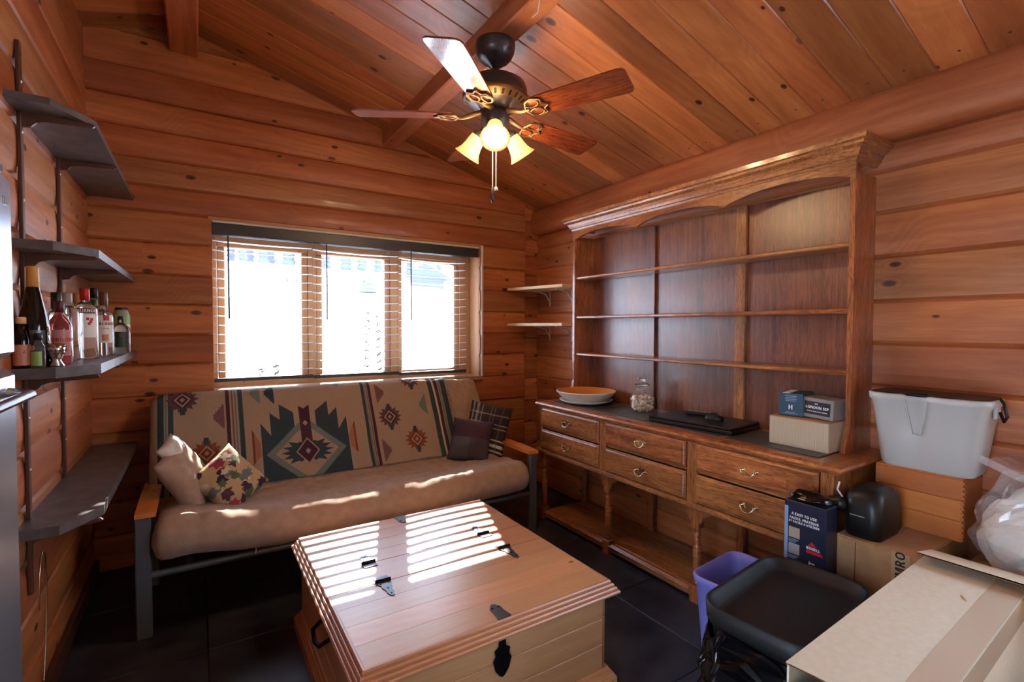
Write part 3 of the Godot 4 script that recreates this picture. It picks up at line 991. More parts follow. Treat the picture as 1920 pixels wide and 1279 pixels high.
func futon() -> void:
	var t := thing("futon", "metal-framed futon with wooden arms and a folded tan mattress under the window", "futon")
	var no := FastNoiseLite.new()
	no.seed = 3
	no.frequency = 1.0
	var x0 := -0.19
	var x1 := 1.875
	var st := st_new(true)
	add_surf(st, func(a: float, u: float) -> Vector3:
		var f := fut_fat(u)
		var q := fut_out(fposmod(a, 1.0) if a < 1.0 else 0.0, f)
		var x := lerpf(x0, x1, u)
		# creases and tufts of the canvas
		var seat := clampf((q.x + 3.25) / 0.3, 0.0, 1.0)
		var w := no.get_noise_3d(x * 3.5, q.y * 9, q.x * 9) * 0.016 + no.get_noise_3d(x * 14, q.y * 5, q.x * 5 + 7) * 0.006
		var sag := -0.02 * seat * sin(PI * u) + 0.03 * seat * exp(-pow((x + 0.05) / 0.2, 2))
		return Vector3(x, q.y + w + sag, q.x + w * 0.7), 96, 110)
	for e in [0.0, 1.0]:
		var ring := []
		for k in 48:
			var q := fut_out(k / 48.0, fut_fat(e))
			var u := no.get_noise_3d(lerpf(x0, x1, e) * 3.5, q.y * 9, q.x * 9) * 0.0
			ring.append(Vector3(lerpf(x0, x1, e), q.y + u, q.x))
		for k in 23:
			quad(st, ring[k], ring[k + 1], ring[46 - k], ring[47 - k])
	part(t, "mattress", done(st), M.canvas)
	for s in 2:
		var ax := -0.211 if s == 0 else 1.925
		var lx := -0.221 if s == 0 else 1.927
		part(t, "front_leg", cbox(Vector3(0.06, 0.555, 0.035), 0.005), M.futon_metal, Vector3(lx, 0.2775, -2.755))
		part(t, "back_leg", cbox(Vector3(0.05, 0.555, 0.035), 0.005), M.futon_metal, Vector3(lx, 0.2775, -3.30))
		part(t, "side_rail", cbox(Vector3(0.03, 0.05, 0.52), 0.005), M.futon_metal, Vector3(lx, 0.29, -3.03))
		part(t, "back_post", tube([Vector3(lx, 0.3, -3.30), Vector3(lx, 0.5, -3.42), Vector3(lx, 0.9, -3.56)], 0.013, 8), M.futon_metal)
		# shaped arm: gently crowned wooden board
		var arm := [Vector2(0, 0), Vector2(0.0, 0.02), Vector2(0.15, 0.026), Vector2(0.35, 0.026), Vector2(0.56, 0.016), Vector2(0.58, 0.0)]
		var st2 := st_new()
		add_prism(st2, arm, 0.078)
		part_basis(t, "arm", done(st2), M.arm, Transform3D(Basis(Vector3(0, 0, -1), Vector3.UP, Vector3(1, 0, 0)), Vector3(ax - 0.039, 0.555, -2.735)))
	part(t, "front_rail", tube([Vector3(-0.2, 0.282, -2.755), Vector3(1.9, 0.282, -2.755)], 0.017, 10), M.futon_metal)
	part(t, "rear_rail", tube([Vector3(-0.2, 0.29, -3.28), Vector3(1.9, 0.29, -3.28)], 0.014, 10), M.futon_metal)
	for k in 12:
		part(t, "deck_slat", cbox(Vector3(0.02, 0.012, 0.52), 0.002), M.futon_metal, Vector3(-0.05 + k * 0.165, 0.29, -3.02))
	for x in [0.23, 0.42]:
		part(t, "tie_strap", tube([Vector3(x, 0.285, -2.735), Vector3(x + 0.003, 0.33, -2.732)], 0.0025, 5), M.white_cloth)

# ---------------------------------------------------------------- blanket print
func fill_poly(im: Image, pts: Array, c: Color) -> void:
	var lo := 1e9
	var hi := -1e9
	for p in pts:
		lo = minf(lo, p.y)
		hi = maxf(hi, p.y)
	for y in range(maxi(0, int(lo)), mini(im.get_height() - 1, int(hi)) + 1):
		var xs := []
		for i in pts.size():
			var a: Vector2 = pts[i]
			var b: Vector2 = pts[(i + 1) % pts.size()]
			var yy := y + 0.5
			if (a.y <= yy) != (b.y <= yy):
				xs.append(a.x + (yy - a.y) / (b.y - a.y) * (b.x - a.x))
		xs.sort()
		for i in range(0, xs.size() - 1, 2):
			var x := clampi(int(xs[i]), 0, im.get_width() - 1)
			im.fill_rect(Rect2i(x, y, maxi(1, mini(int(xs[i + 1]), im.get_width()) - x), 1), c)

const BX0 := -0.26
const BX1 := 1.58
const BS0 := -0.05
const BS1 := 0.95

func blanket_print() -> ImageTexture:
	var w := 1104
	var h := 600
	var im := Image.create(w, h, false, Image.FORMAT_RGB8)
	var tan_c := Color(0.64, 0.56, 0.485)
	im.fill(tan_c)
	var teal := Color(0.19, 0.26, 0.30)
	var pale := Color(0.42, 0.48, 0.46)
	var plum := Color(0.27, 0.15, 0.21)
	var rust := Color(0.47, 0.22, 0.16)
	var mauve := Color(0.45, 0.32, 0.34)
	var put := func(l: Array, c: Color) -> void:
		var p := []
		for q in l:
			p.append(Vector2((q[0] - BX0) / (BX1 - BX0) * w, (BS1 - q[1]) / (BS1 - BS0) * h))
		fill_poly(im, p, c)
	var band := func(x0: float, x1: float, c: Color) -> void:
		put.call([[x0, -1], [x1, -1], [x1, 2], [x0, 2]], c)
	# stripes across the blanket
	for q in [[0.135, 0.155, plum], [0.155, 0.166, tan_c], [0.166, 0.174, mauve], [0.182, 0.19, pale], [0.2, 0.225, teal], [0.945, 0.965, teal], [0.968, 0.975, pale], [0.98, 0.988, mauve], [0.993, 1.012, plum], [-0.2, -0.17, teal], [-0.165, -0.155, pale], [-0.15, -0.125, teal], [1.44, 1.475, teal], [1.478, 1.488, Color(0.8, 0.74, 0.66)], [1.492, 1.515, plum], [1.52, 1.535, pale], [1.54, 1.58, teal]]:
		band.call(q[0], q[1], q[2])
	# the large medallion: stepped flags, diamond ring, dark star, small diamond, upright band
	var cx := 0.567
	var cy := 0.125
	for s in [-1.0, 1.0]:
		for f in [[0.065, 0.145, 0.40, 0.30], [0.125, 0.20, 0.35, 0.24], [0.185, 0.255, 0.285, 0.14]]:
			put.call([[cx + s * f[0], cy - 0.25], [cx + s * f[0], cy + f[3] - 0.06], [cx + s * f[1], cy + f[2] - 0.10], [cx + s * f[1], cy - 0.2]], teal)
		put.call([[cx + s * 0.262, cy + 0.06], [cx + s * 0.305, cy + 0.15], [cx + s * 0.305, cy - 0.07], [cx + s * 0.262, cy - 0.02]], Color(0.62, 0.42, 0.32))
		put.call([[cx + s * 0.293, cy + 0.125], [cx + s * 0.305, cy + 0.15], [cx + s * 0.305, cy - 0.07], [cx + s * 0.293, cy - 0.05]], rust)
	var dia := func(x: float, y: float, a: float, b: float, c: Color) -> void:
		put.call([[x - a, y], [x, y + b], [x + a, y], [x, y - b]], c)
	put.call([[cx - 0.032, cy + 0.1], [cx - 0.032, cy + 0.285], [cx, cy + 0.262], [cx + 0.032, cy + 0.285], [cx + 0.032, cy + 0.1]], plum)
	dia.call(cx, cy - 0.02, 0.235, 0.225, pale)
	dia.call(cx, cy - 0.02, 0.185, 0.175, tan_c)
	put.call([[cx - 0.032, cy], [cx - 0.032, cy + 0.285], [cx, cy + 0.262], [cx + 0.032, cy + 0.285], [cx + 0.032, cy]], plum)
	dia.call(cx, cy + 0.165, 0.016, 0.02, tan_c)
	var star := []
	for i in 32:
		var a := TAU * i / 32
		var r := (0.155 if i % 2 == 0 else 0.105) * (1.0 if absf(cos(a)) > 0.5 else 0.72)
		star.append([cx + cos(a) * r, cy - 0.02 + sin(a) * r * 0.62])
	put.call(star, teal)
	dia.call(cx, cy - 0.02, 0.07, 0.085, tan_c)
	dia.call(cx, cy - 0.02, 0.06, 0.073, plum)
	dia.call(cx, cy - 0.02, 0.016, 0.02, tan_c)
	# small burst diamonds
	for q in [[1.117, 0.274, plum], [1.281, 0.094, rust], [1.314, 0.56, plum], [-0.08, 0.50, plum], [0.02, 0.69, teal], [0.03, 0.16, rust], [1.22, 0.78, rust]]:
		var b := []
		for i in 28:
			var a := TAU * i / 28
			var r := 0.082 if i % 2 == 0 else 0.058
			b.append([q[0] + cos(a) * r, q[1] + sin(a) * r])
		put.call(b, (q[2] as Color).lerp(tan_c, 0.25))
		dia.call(q[0], q[1], 0.056, 0.062, q[2])
		dia.call(q[0], q[1], 0.043, 0.048, tan_c)
		dia.call(q[0], q[1], 0.03, 0.034, q[2])
		dia.call(q[0], q[1], 0.014, 0.016, tan_c)
		put.call([[q[0] - 0.012, q[1] + 0.05], [q[0] - 0.012, q[1] + 0.095], [q[0] + 0.012, q[1] + 0.095], [q[0] + 0.012, q[1] + 0.05]], teal)
		put.call([[q[0] - 0.012, q[1] - 0.05], [q[0] - 0.012, q[1] - 0.095], [q[0] + 0.012, q[1] - 0.095], [q[0] + 0.012, q[1] - 0.05]], teal)
	# stepped half-diamonds
	for q in [[1.045, 0.458, 1.0, mauve], [1.035, 0.045, 1.0, mauve], [1.40, 0.341, -1.0, pale], [0.125, 0.378, -1.0, mauve], [0.32, 0.52, -1.0, pale], [0.40, 0.51, -1.0, teal], [0.80, 0.6, -1.0, pale]]:
		for i in 5:
			var hh := 0.075 - i * 0.014
			var x0: float = q[0] + q[2] * i * 0.011
			put.call([[x0, q[1] - hh], [x0 + q[2] * 0.011, q[1] - hh], [x0 + q[2] * 0.011, q[1] + hh], [x0, q[1] + hh]], q[3])
	# woven speckle
	var r := RandomNumberGenerator.new()
	r.seed = 5
	for i in 26000:
		var x := r.randi() % w
		var y := r.randi() % h
		var c := im.get_pixel(x, y)
		im.set_pixel(x, y, c.lerp(Color(0.28, 0.25, 0.25) if r.randf() < 0.7 else Color(0.82, 0.76, 0.66), 0.4))
	return ImageTexture.create_from_image(im)

func floral_print() -> ImageTexture:
	var im := Image.create(256, 256, false, Image.FORMAT_RGB8)
	im.fill(Color(0.72, 0.62, 0.47))
	var r := RandomNumberGenerator.new()
	r.seed = 8
	var cs := [Color(0.32, 0.18, 0.26), Color(0.80, 0.76, 0.68), Color(0.30, 0.40, 0.28), Color(0.62, 0.22, 0.30), Color(0.40, 0.44, 0.46), Color(0.22, 0.14, 0.2)]
	for k in 34:
		var cx := r.randf() * 256
		var cy := r.randf() * 256
		var c: Color = cs[r.randi() % cs.size()]
		var p := []
		for i in 14:
			var a := TAU * i / 14
			var rr := r.randf_range(12, 34)
			p.append(Vector2(cx + cos(a) * rr, cy + sin(a) * rr * 0.8))
		fill_poly(im, p, c)
	return ImageTexture.create_from_image(im)

func plaid_print(base: Color, lines: Array) -> ImageTexture:
	var im := Image.create(128, 128, false, Image.FORMAT_RGB8)
	im.fill(base)
	for q in lines:
		im.fill_rect(Rect2i(0, q[0], 128, q[1]), q[2])
	for q in lines:
		for x in range(q[0], q[0] + q[1]):
			for y in 128:
				im.set_pixel(x, y, im.get_pixel(x, y).lerp(q[2], 0.5))
	return ImageTexture.create_from_image(im)

func blanket_and_pillows() -> void:
	var b := thing("woven_blanket", "tan woven blanket with teal and plum medallions over the futon back", "blanket")
	# lie of the cloth from behind the top edge, over it and down the backrest to the seat
	var line := []
	var slen := [0.0]
	for i in 61:
		var a := lerpf(0.555, 0.262, i / 60.0)
		line.append(fut_out(a, 1.0, 0.016))
		if i > 0:
			slen.append(slen[-1] + line[i].distance_to(line[i - 1]))
	var total: float = slen[-1]
	var s_top := BS0 + total
	var no := FastNoiseLite.new()
	no.seed = 21
	no.frequency = 1.0
	var st := st_new(true)
	var shape := func(u: float, v: float, under: float) -> Vector3:
		var want := v * total
		var k := 0
		while k < 59 and slen[k + 1] < want:
			k += 1
		var f: float = (want - slen[k]) / maxf(1e-5, slen[k + 1] - slen[k])
		var q: Vector2 = line[k].lerp(line[k + 1], clampf(f, 0, 1))
		var x := lerpf(BX0, BX1, u)
		x += 0.02 * (1.0 - u) * (v - 0.5)
		var w := no.get_noise_3d(x * 5, q.y * 4, 0.0) * 0.008
		# hangs round the left end of the backrest
		var drop := maxf(0.0, (-0.17 - x) / 0.1)
		return Vector3(maxf(x, -0.225 - drop * 0.01), q.y + w - drop * 0.05 + under, q.x + w - drop * 0.03 + under)
	for side in 2:
		var nu := 70
		var nv := 44
		for i in nu:
			for j in nv:
				var uv := []
				var p := []
				for c in [[i, j], [i, j + 1], [i + 1, j + 1], [i + 1, j]]:
					var u := float(c[0]) / nu
					var v := float(c[1]) / nv
					p.append(shape.call(u, v, -0.006 * side))
					uv.append(Vector2(u, (BS1 - (s_top - v * total)) / (BS1 - BS0)))
				if side == 0:
					quad(st, p[0], p[1], p[2], p[3], uv)
				else:
					quad(st, p[3], p[2], p[1], p[0], [uv[3], uv[2], uv[1], uv[0]])
	part(b, "cloth", done(st), printed(blanket_print(), 0.95, true))
	var fr := st_new(true)
	for i in 46:
		var v := 0.3 + 0.7 * i / 46.0
		var p: Vector3 = shape.call(1.0, v, 0.0)
		var l := 0.03 + 0.012 * sin(i * 2.1)
		add_tube(fr, [p, p + Vector3(l * 0.6, -0.006, 0.006), p + Vector3(l, -0.02 - 0.006 * sin(i * 1.3), 0.004)], [0.0025, 0.002, 0.001], 4)
	var fm := part(b, "fringe", done(fr), M.cord)
	fm.set_meta("kind", "stuff")
	# cushions
	var c1 := thing("cushion", "plain tan cushion with a white cloth on it against the left arm", "cushion", Vector3(-0.055, 0.645, -3.0))
	c1.rotation = Vector3(-0.35, 1.05, 0.42)
	part(c1, "cover", cushion(0.26, 0.37, 0.15, 18, 0.03, 4), M.canvas)
	var wc := thing("white_cloth", "crumpled white cloth draped on the tan cushion", "cloth", Vector3(-0.1, 0.775, -3.0))
	wc.rotation = Vector3(-0.5, 0.9, 0.5)
	part(wc, "folds", cushion(0.15, 0.17, 0.08, 14, 0.06, 9), M.white_cloth)
	var c2 := thing("floral_cushion", "floral cushion in plum, cream and green beside the tan one", "cushion", Vector3(0.13, 0.605, -2.99))
	c2.rotation = Vector3(-0.55, 0.35, 0.55)
	part(c2, "cover", cushion(0.29, 0.30, 0.14, 18, 0.03, 5), printed(floral_print(), 0.85))
	var c3 := thing("grey_cushion", "grey cushion with a plum lower half at the right end of the futon", "cushion", Vector3(1.63, 0.61, -3.10))
	c3.rotation = Vector3(-0.4, -0.7, -0.1)
	part(c3, "cover", cushion(0.30, 0.31, 0.16, 18, 0.03, 6), printed(plaid_print(Color(0.33, 0.33, 0.36), [[70, 58, Color(0.28, 0.17, 0.22)]]), 0.85))
	var c4 := thing("plaid_cushion", "dark plaid cushion with pale bands behind the grey cushion", "cushion", Vector3(1.81, 0.66, -3.18))
	c4.rotation = Vector3(-0.3, -0.55, -0.22)
	part(c4, "cover", cushion(0.32, 0.38, 0.14, 18, 0.03, 7), printed(plaid_print(Color(0.20, 0.16, 0.17), [[8, 5, Color(0.85, 0.85, 0.84)], [20, 8, Color(0.85, 0.85, 0.84)], [36, 4, Color(0.8, 0.8, 0.8)], [66, 3, Color(0.6, 0.55, 0.5)], [76, 3, Color(0.6, 0.55, 0.5)], [100, 4, Color(0.5, 0.46, 0.42)]]), 0.85))

# ---------------------------------------------------------------- sideboard
func pull_handle(parent: Node, at: Vector3) -> void:
	var h := Node3D.new()
	h.name = "handle"
	parent.add_child(h, true)
	h.position = at
	# pierced back plate, turned to face the room
	var half := [Vector2(0.0, 0.026), Vector2(0.008, 0.018), Vector2(0.018, 0.017), Vector2(0.026, 0.022), Vector2(0.034, 0.012), Vector2(0.046, 0.008), Vector2(0.05, 0.0), Vector2(0.044, -0.006), Vector2(0.036, -0.004), Vector2(0.03, -0.014), Vector2(0.018, -0.015), Vector2(0.008, -0.021), Vector2(0.0, -0.026)]
	var pl := half.duplicate()
	for i in range(half.size() - 2, 0, -1):
		pl.append(Vector2(-half[i].x, half[i].y))
	part_basis(h, "plate", prism(pl, 0.0025), M.brass, Transform3D(Basis(Vector3(0, 0, 1), Vector3.UP, Vector3(-1, 0, 0)), Vector3(0, 0, 0)))
	for s in [-1, 1]:
		part(h, "post", lathe([Vector2(0, 0), Vector2(0.006, 0), Vector2(0.004, 0.008), Vector2(0.006, 0.014), Vector2(0, 0.018)], 8), M.brass, Vector3(-0.002, 0.002, s * 0.032), Vector3(0, 0, PI / 2))
	var bail := []
	for i in 13:
		var a := PI * i / 12
		bail.append(Vector3(-0.016 - 0.006 * sin(a), 0.002 - 0.026 * sin(a), 0.032 * cos(a)))
	part(h, "bail", tube(bail, 0.0032, 6), M.brass)

func turned_leg(y0: float, y1: float) -> ArrayMesh:
	var h := y1 - y0
	var p := [Vector2(0, 0), Vector2(0.016, 0)]
	for q in [[0.02, 0.02], [0.022, 0.05], [0.014, 0.07], [0.021, 0.09], [0.014, 0.12], [0.02, 0.15], [0.019, 0.3], [0.021, 0.5], [0.022, 0.7], [0.015, 0.76], [0.021, 0.79], [0.014, 0.82], [0.018, 0.87], [0.022, 0.9], [0.014, 0.93], [0.02, 0.97], [0.018, 1.0], [0.0, 1.0]]:
		p.append(Vector2(q[0], q[1] * h))
	return lathe(p, 14)

func sideboard() -> void:
	var t := thing("sideboard", "long oak sideboard with six drawers on turned legs along the right wall", "sideboard")
	var z0 := -2.95
	var z1 := -0.95
	var fx := 2.145
	# top with moulded edge
	board(t, "top", Vector3(2.37, 0.86, z0 + 0.005), Vector3(2.37, 0.86, z1 - 0.005), 0.45, 0.03, Vector3.UP, pick("oak", 1), 0.002)
	var ep := []
	for q in [[-0.005, 0.03], [0.012, 0.03], [0.03, 0.022], [0.036, 0.012], [0.033, 0.004], [0.022, 0.0], [0.018, -0.008], [0.01, -0.014], [-0.005, -0.014]]:
		ep.append(Vector2(q[0], q[1]))
	var cx := [Vector3(2.595, 0.845, z1), Vector3(2.145, 0.845, z1), Vector3(2.145, 0.845, z0), Vector3(2.595, 0.845, z0)]
	for k in 3:
		var a: Vector3 = cx[k]
		var b: Vector3 = cx[k + 1]
		part(t, "edge_moulding", sweep(ep, a, b, [Vector3.BACK, Vector3.LEFT, Vector3.FORWARD][k], 0.0 if k == 0 else 1.0, 0.0 if k == 2 else 1.0), pick("oak", 2))
	# carcase
	for z in [z0 + 0.012, z1 - 0.012]:
		board(t, "end_panel", Vector3(2.37, 0.50, z), Vector3(2.37, 0.843, z), 0.44, 0.02, Vector3.BACK, pick("oak", 3))
	board(t, "back_panel", Vector3(2.585, 0.67, z0 + 0.02), Vector3(2.585, 0.67, z1 - 0.02), 0.34, 0.012, Vector3.RIGHT, pick("oak", 4))
	board(t, "bottom_panel", Vector3(2.37, 0.512, z0 + 0.02), Vector3(2.37, 0.512, z1 - 0.02), 0.42, 0.014, Vector3.UP, pick("oak", 4))
	for q in [[-2.932, 0.03], [-2.277, 0.062], [-1.617, 0.062], [-0.975, 0.05]]:
		board(t, "stile", Vector3(fx, 0.505, q[0]), Vector3(fx, 0.843, q[0]), q[1], 0.03, Vector3.RIGHT, pick("oak", 5))
	board(t, "rail", Vector3(fx + 0.004, 0.838, z0 + 0.02), Vector3(fx + 0.004, 0.838, z1 - 0.02), 0.014, 0.02, Vector3.RIGHT, pick("oak", 0))
	board(t, "rail", Vector3(fx + 0.006, 0.688, z0 + 0.02), Vector3(fx + 0.006, 0.688, z1 - 0.02), 0.02, 0.02, Vector3.RIGHT, pick("oak", 0))
	var mp := []
	for q in [[-0.02, 0.012], [0.01, 0.012], [0.022, 0.006], [0.024, -0.002], [0.014, -0.006], [0.016, -0.014], [0.008, -0.02], [-0.02, -0.02]]:
		mp.append(Vector2(q[0], q[1]))
	part(t, "waist_moulding", sweep(mp, Vector3(fx - 0.012, 0.515, z1 + 0.02), Vector3(fx - 0.012, 0.515, z0 - 0.03), Vector3.LEFT, 0, 0), pick("oak", 1))
	# drawers with lipped, bevelled fronts
	var cols := [[-2.917, -2.308], [-2.246, -1.648], [-1.586, -1.002]]
	var k := 0
	for c in cols:
		for r in 2:
			var ya: float = 0.697 if r == 0 else 0.53
			var yb: float = 0.834 if r == 0 else 0.676
			var d := Node3D.new()
			d.name = "drawer"
			t.add_child(d, true)
			var w: float = c[1] - c[0]
			var h := yb - ya
			d.position = Vector3(fx - 0.015, (ya + yb) / 2, (c[0] + c[1]) / 2)
			# front: flat field with a coved lip all round, grain lengthwise
			var st := st_new()
			var o := [Vector3(-w / 2, -h / 2, 0), Vector3(w / 2, -h / 2, 0), Vector3(w / 2, h / 2, 0), Vector3(-w / 2, h / 2, 0)]
			var ring := func(inset: float, z: float) -> Array:
				return [Vector3(-w / 2 + inset, -h / 2 + inset, z), Vector3(w / 2 - inset, -h / 2 + inset, z), Vector3(w / 2 - inset, h / 2 - inset, z), Vector3(-w / 2 + inset, h / 2 - inset, z)]
			var rings := [o, ring.call(0.0, 0.004), ring.call(0.004, 0.008), ring.call(0.009, 0.009), ring.call(0.015, 0.013), ring.call(0.018, 0.018)]
			for i in rings.size() - 1:
				for e in 4:
					quad(st, rings[i][e], rings[i][(e + 1) % 4], rings[i + 1][(e + 1) % 4], rings[i + 1][e])
			quad(st, rings[5][0], rings[5][1], rings[5][2], rings[5][3])
			quad(st, o[3], o[2], o[1], o[0])
			part_basis(d, "front", done(st), pick("oak", k), Transform3D(Basis(Vector3(0, 0, 1), Vector3.UP, Vector3(-1, 0, 0)), Vector3.ZERO))
			pull_handle(d, Vector3(-0.0182, 0.0, 0.0))
			k += 1
	# legs, spandrels, base
	for z in [-2.93, -2.255, -1.604, -0.975]:
		board(t, "leg_block", Vector3(2.165, 0.39, z), Vector3(2.165, 0.5, z), 0.05, 0.05, Vector3.RIGHT, pick("oak", 2))
		part(t, "leg", turned_leg(0.09, 0.39), pick("oak", 2), Vector3(2.165, 0.09, z))
		board(t, "foot_block", Vector3(2.165, 0.0, z), Vector3(2.165, 0.09, z), 0.054, 0.054, Vector3.RIGHT, pick("oak", 2))
		board(t, "back_leg", Vector3(2.56, 0.0, z), Vector3(2.56, 0.5, z), 0.045, 0.045, Vector3.RIGHT, pick("oak", 2))
		for s in [-1.0, 1.0]:
			if (z < -2.9 and s < 0) or (z > -1.0 and s > 0):
				continue
			part_basis(t, "spandrel", prism([Vector2(0, 0), Vector2(0.09, 0), Vector2(0.085, -0.012), Vector2(0.06, -0.018), Vector2(0.045, -0.032), Vector2(0.02, -0.04), Vector2(0.012, -0.07), Vector2(0.0, -0.08)], 0.018), pick("oak", 3), Transform3D(Basis(Vector3(0, 0, s), Vector3.UP, Vector3(-s, 0, 0)), Vector3(2.155 + 0.009 * s, 0.497, z + s * 0.025)))
	var bz := [-2.903, -2.282, -2.228, -1.631, -1.577, -1.002]
	for i in 3:
		var a: float = bz[i * 2]
		var b: float = bz[i * 2 + 1]
		board(t, "stretcher", Vector3(2.165, 0.045, a), Vector3(2.165, 0.045, b), 0.045, 0.05, Vector3.UP, pick("oak", i), 0.012)
		board(t, "stretcher_bead", Vector3(2.14, 0.06, a), Vector3(2.14, 0.06, b), 0.012, 0.012, Vector3.RIGHT, pick("oak", i), 0.005)
	board(t, "low_shelf", Vector3(2.37, 0.055, z0 + 0.03), Vector3(2.37, 0.055, z1 - 0.03), 0.36, 0.015, Vector3.UP, pick("oak", 3))

# ---------------------------------------------------------------- hutch
func hutch() -> void:
	var t := thing("hutch", "open oak plate hutch with three shelves and a scalloped crown on the sideboard", "hutch")
	var z0 := -2.90
	var z1 := -1.005
	var fx := 2.395
	var base := 0.8755
	for z in [z0 + 0.011, z1 - 0.011]:
		# side with the scrolled foot sweeping forward to the counter
		var sd := [Vector2(0, 0), Vector2(0.245, 0), Vector2(0.24, 0.03), Vector2(0.222, 0.07), Vector2(0.207, 0.1), Vector2(0.2, 0.15), Vector2(0.2, 1.225), Vector2(0, 1.225)]
		var turned := []
		for q in sd:
			turned.append(Vector2(q.y, -q.x))
		part_basis(t, "side", prism(turned, 0.022), pick("oak", 4), Transform3D(Basis(Vector3.UP, Vector3.RIGHT, Vector3(0, 0, -1)), Vector3(2.595, base, z + 0.011)))
	var dz := [z0 + 0.022, -2.262, -1.64, z1 - 0.022]
	for i in 3:
		board(t, "back_panel", Vector3(2.588, base, (dz[i] + dz[i + 1]) / 2), Vector3(2.588, 2.1, (dz[i] + dz[i + 1]) / 2), dz[i + 1] - dz[i] - 0.001, 0.01, Vector3.LEFT, pick("oak_panel", i), 0.0005)
	board(t, "divider", Vector3(2.572, base, -2.262), Vector3(2.572, 2.1, -2.262), 0.02, 0.022, Vector3.LEFT, pick("oak_panel", 4))
	board(t, "divider", Vector3(2.572, base, -1.64), Vector3(2.572, 2.1, -1.64), 0.06, 0.022, Vector3.LEFT, pick("oak", 1))
	for y in [1.22, 1.497, 1.79]:
		board(t, "shelf", Vector3(2.49, y, z0 + 0.022), Vector3(2.49, y, z1 - 0.022), 0.165, 0.02, Vector3.UP, pick("oak", int(y * 9)), 0.005)
	# scalloped valance: one arch over each bay
	var poly := []
	var n := 60
	for i in n + 1:
		var z := lerpf(z0 + 0.0, z1 - 0.0, float(i) / n)
		var bay := fposmod((z - z0) / ((z1 - z0) / 3.0), 1.0)
		var y := 2.068 + 0.05 * pow(sin(PI * bay), 0.7)
		if i == 0 or i == n:
			y = 2.068
		poly.append(Vector2(z, y))
	poly.append(Vector2(z1, 2.185))
	poly.append(Vector2(z0, 2.185))
	part_basis(t, "valance", prism(poly, 0.02), pick("oak", 5), Transform3D(Basis(Vector3(0, 0, 1), Vector3.UP, Vector3(-1, 0, 0)), Vector3(fx + 0.018, 0, 0)))
	board(t, "top_board", Vector3(2.495, 2.2, z0), Vector3(2.495, 2.2, z1), 0.2, 0.02, Vector3.UP, pick("oak", 0))
	# crown moulding on three sides
	var cp := []
	for q in [[-0.015, 0.0], [0.004, 0.0], [0.008, 0.011], [0.016, 0.014], [0.02, 0.028], [0.03, 0.045], [0.046, 0.056], [0.05, 0.068], [0.06, 0.072], [0.063, 0.092], [-0.015, 0.092]]:
		cp.append(Vector2(q[0], q[1]))
	var cx := [Vector3(2.595, 2.145, z1), Vector3(fx - 0.003, 2.145, z1), Vector3(fx - 0.003, 2.145, z0), Vector3(2.595, 2.145, z0)]
	for k in 3:
		part(t, "crown", sweep(cp, cx[k], cx[k + 1], [Vector3.BACK, Vector3.LEFT, Vector3.FORWARD][k], 0.0 if k == 0 else 1.0, 0.0 if k == 2 else 1.0), pick("oak", k))

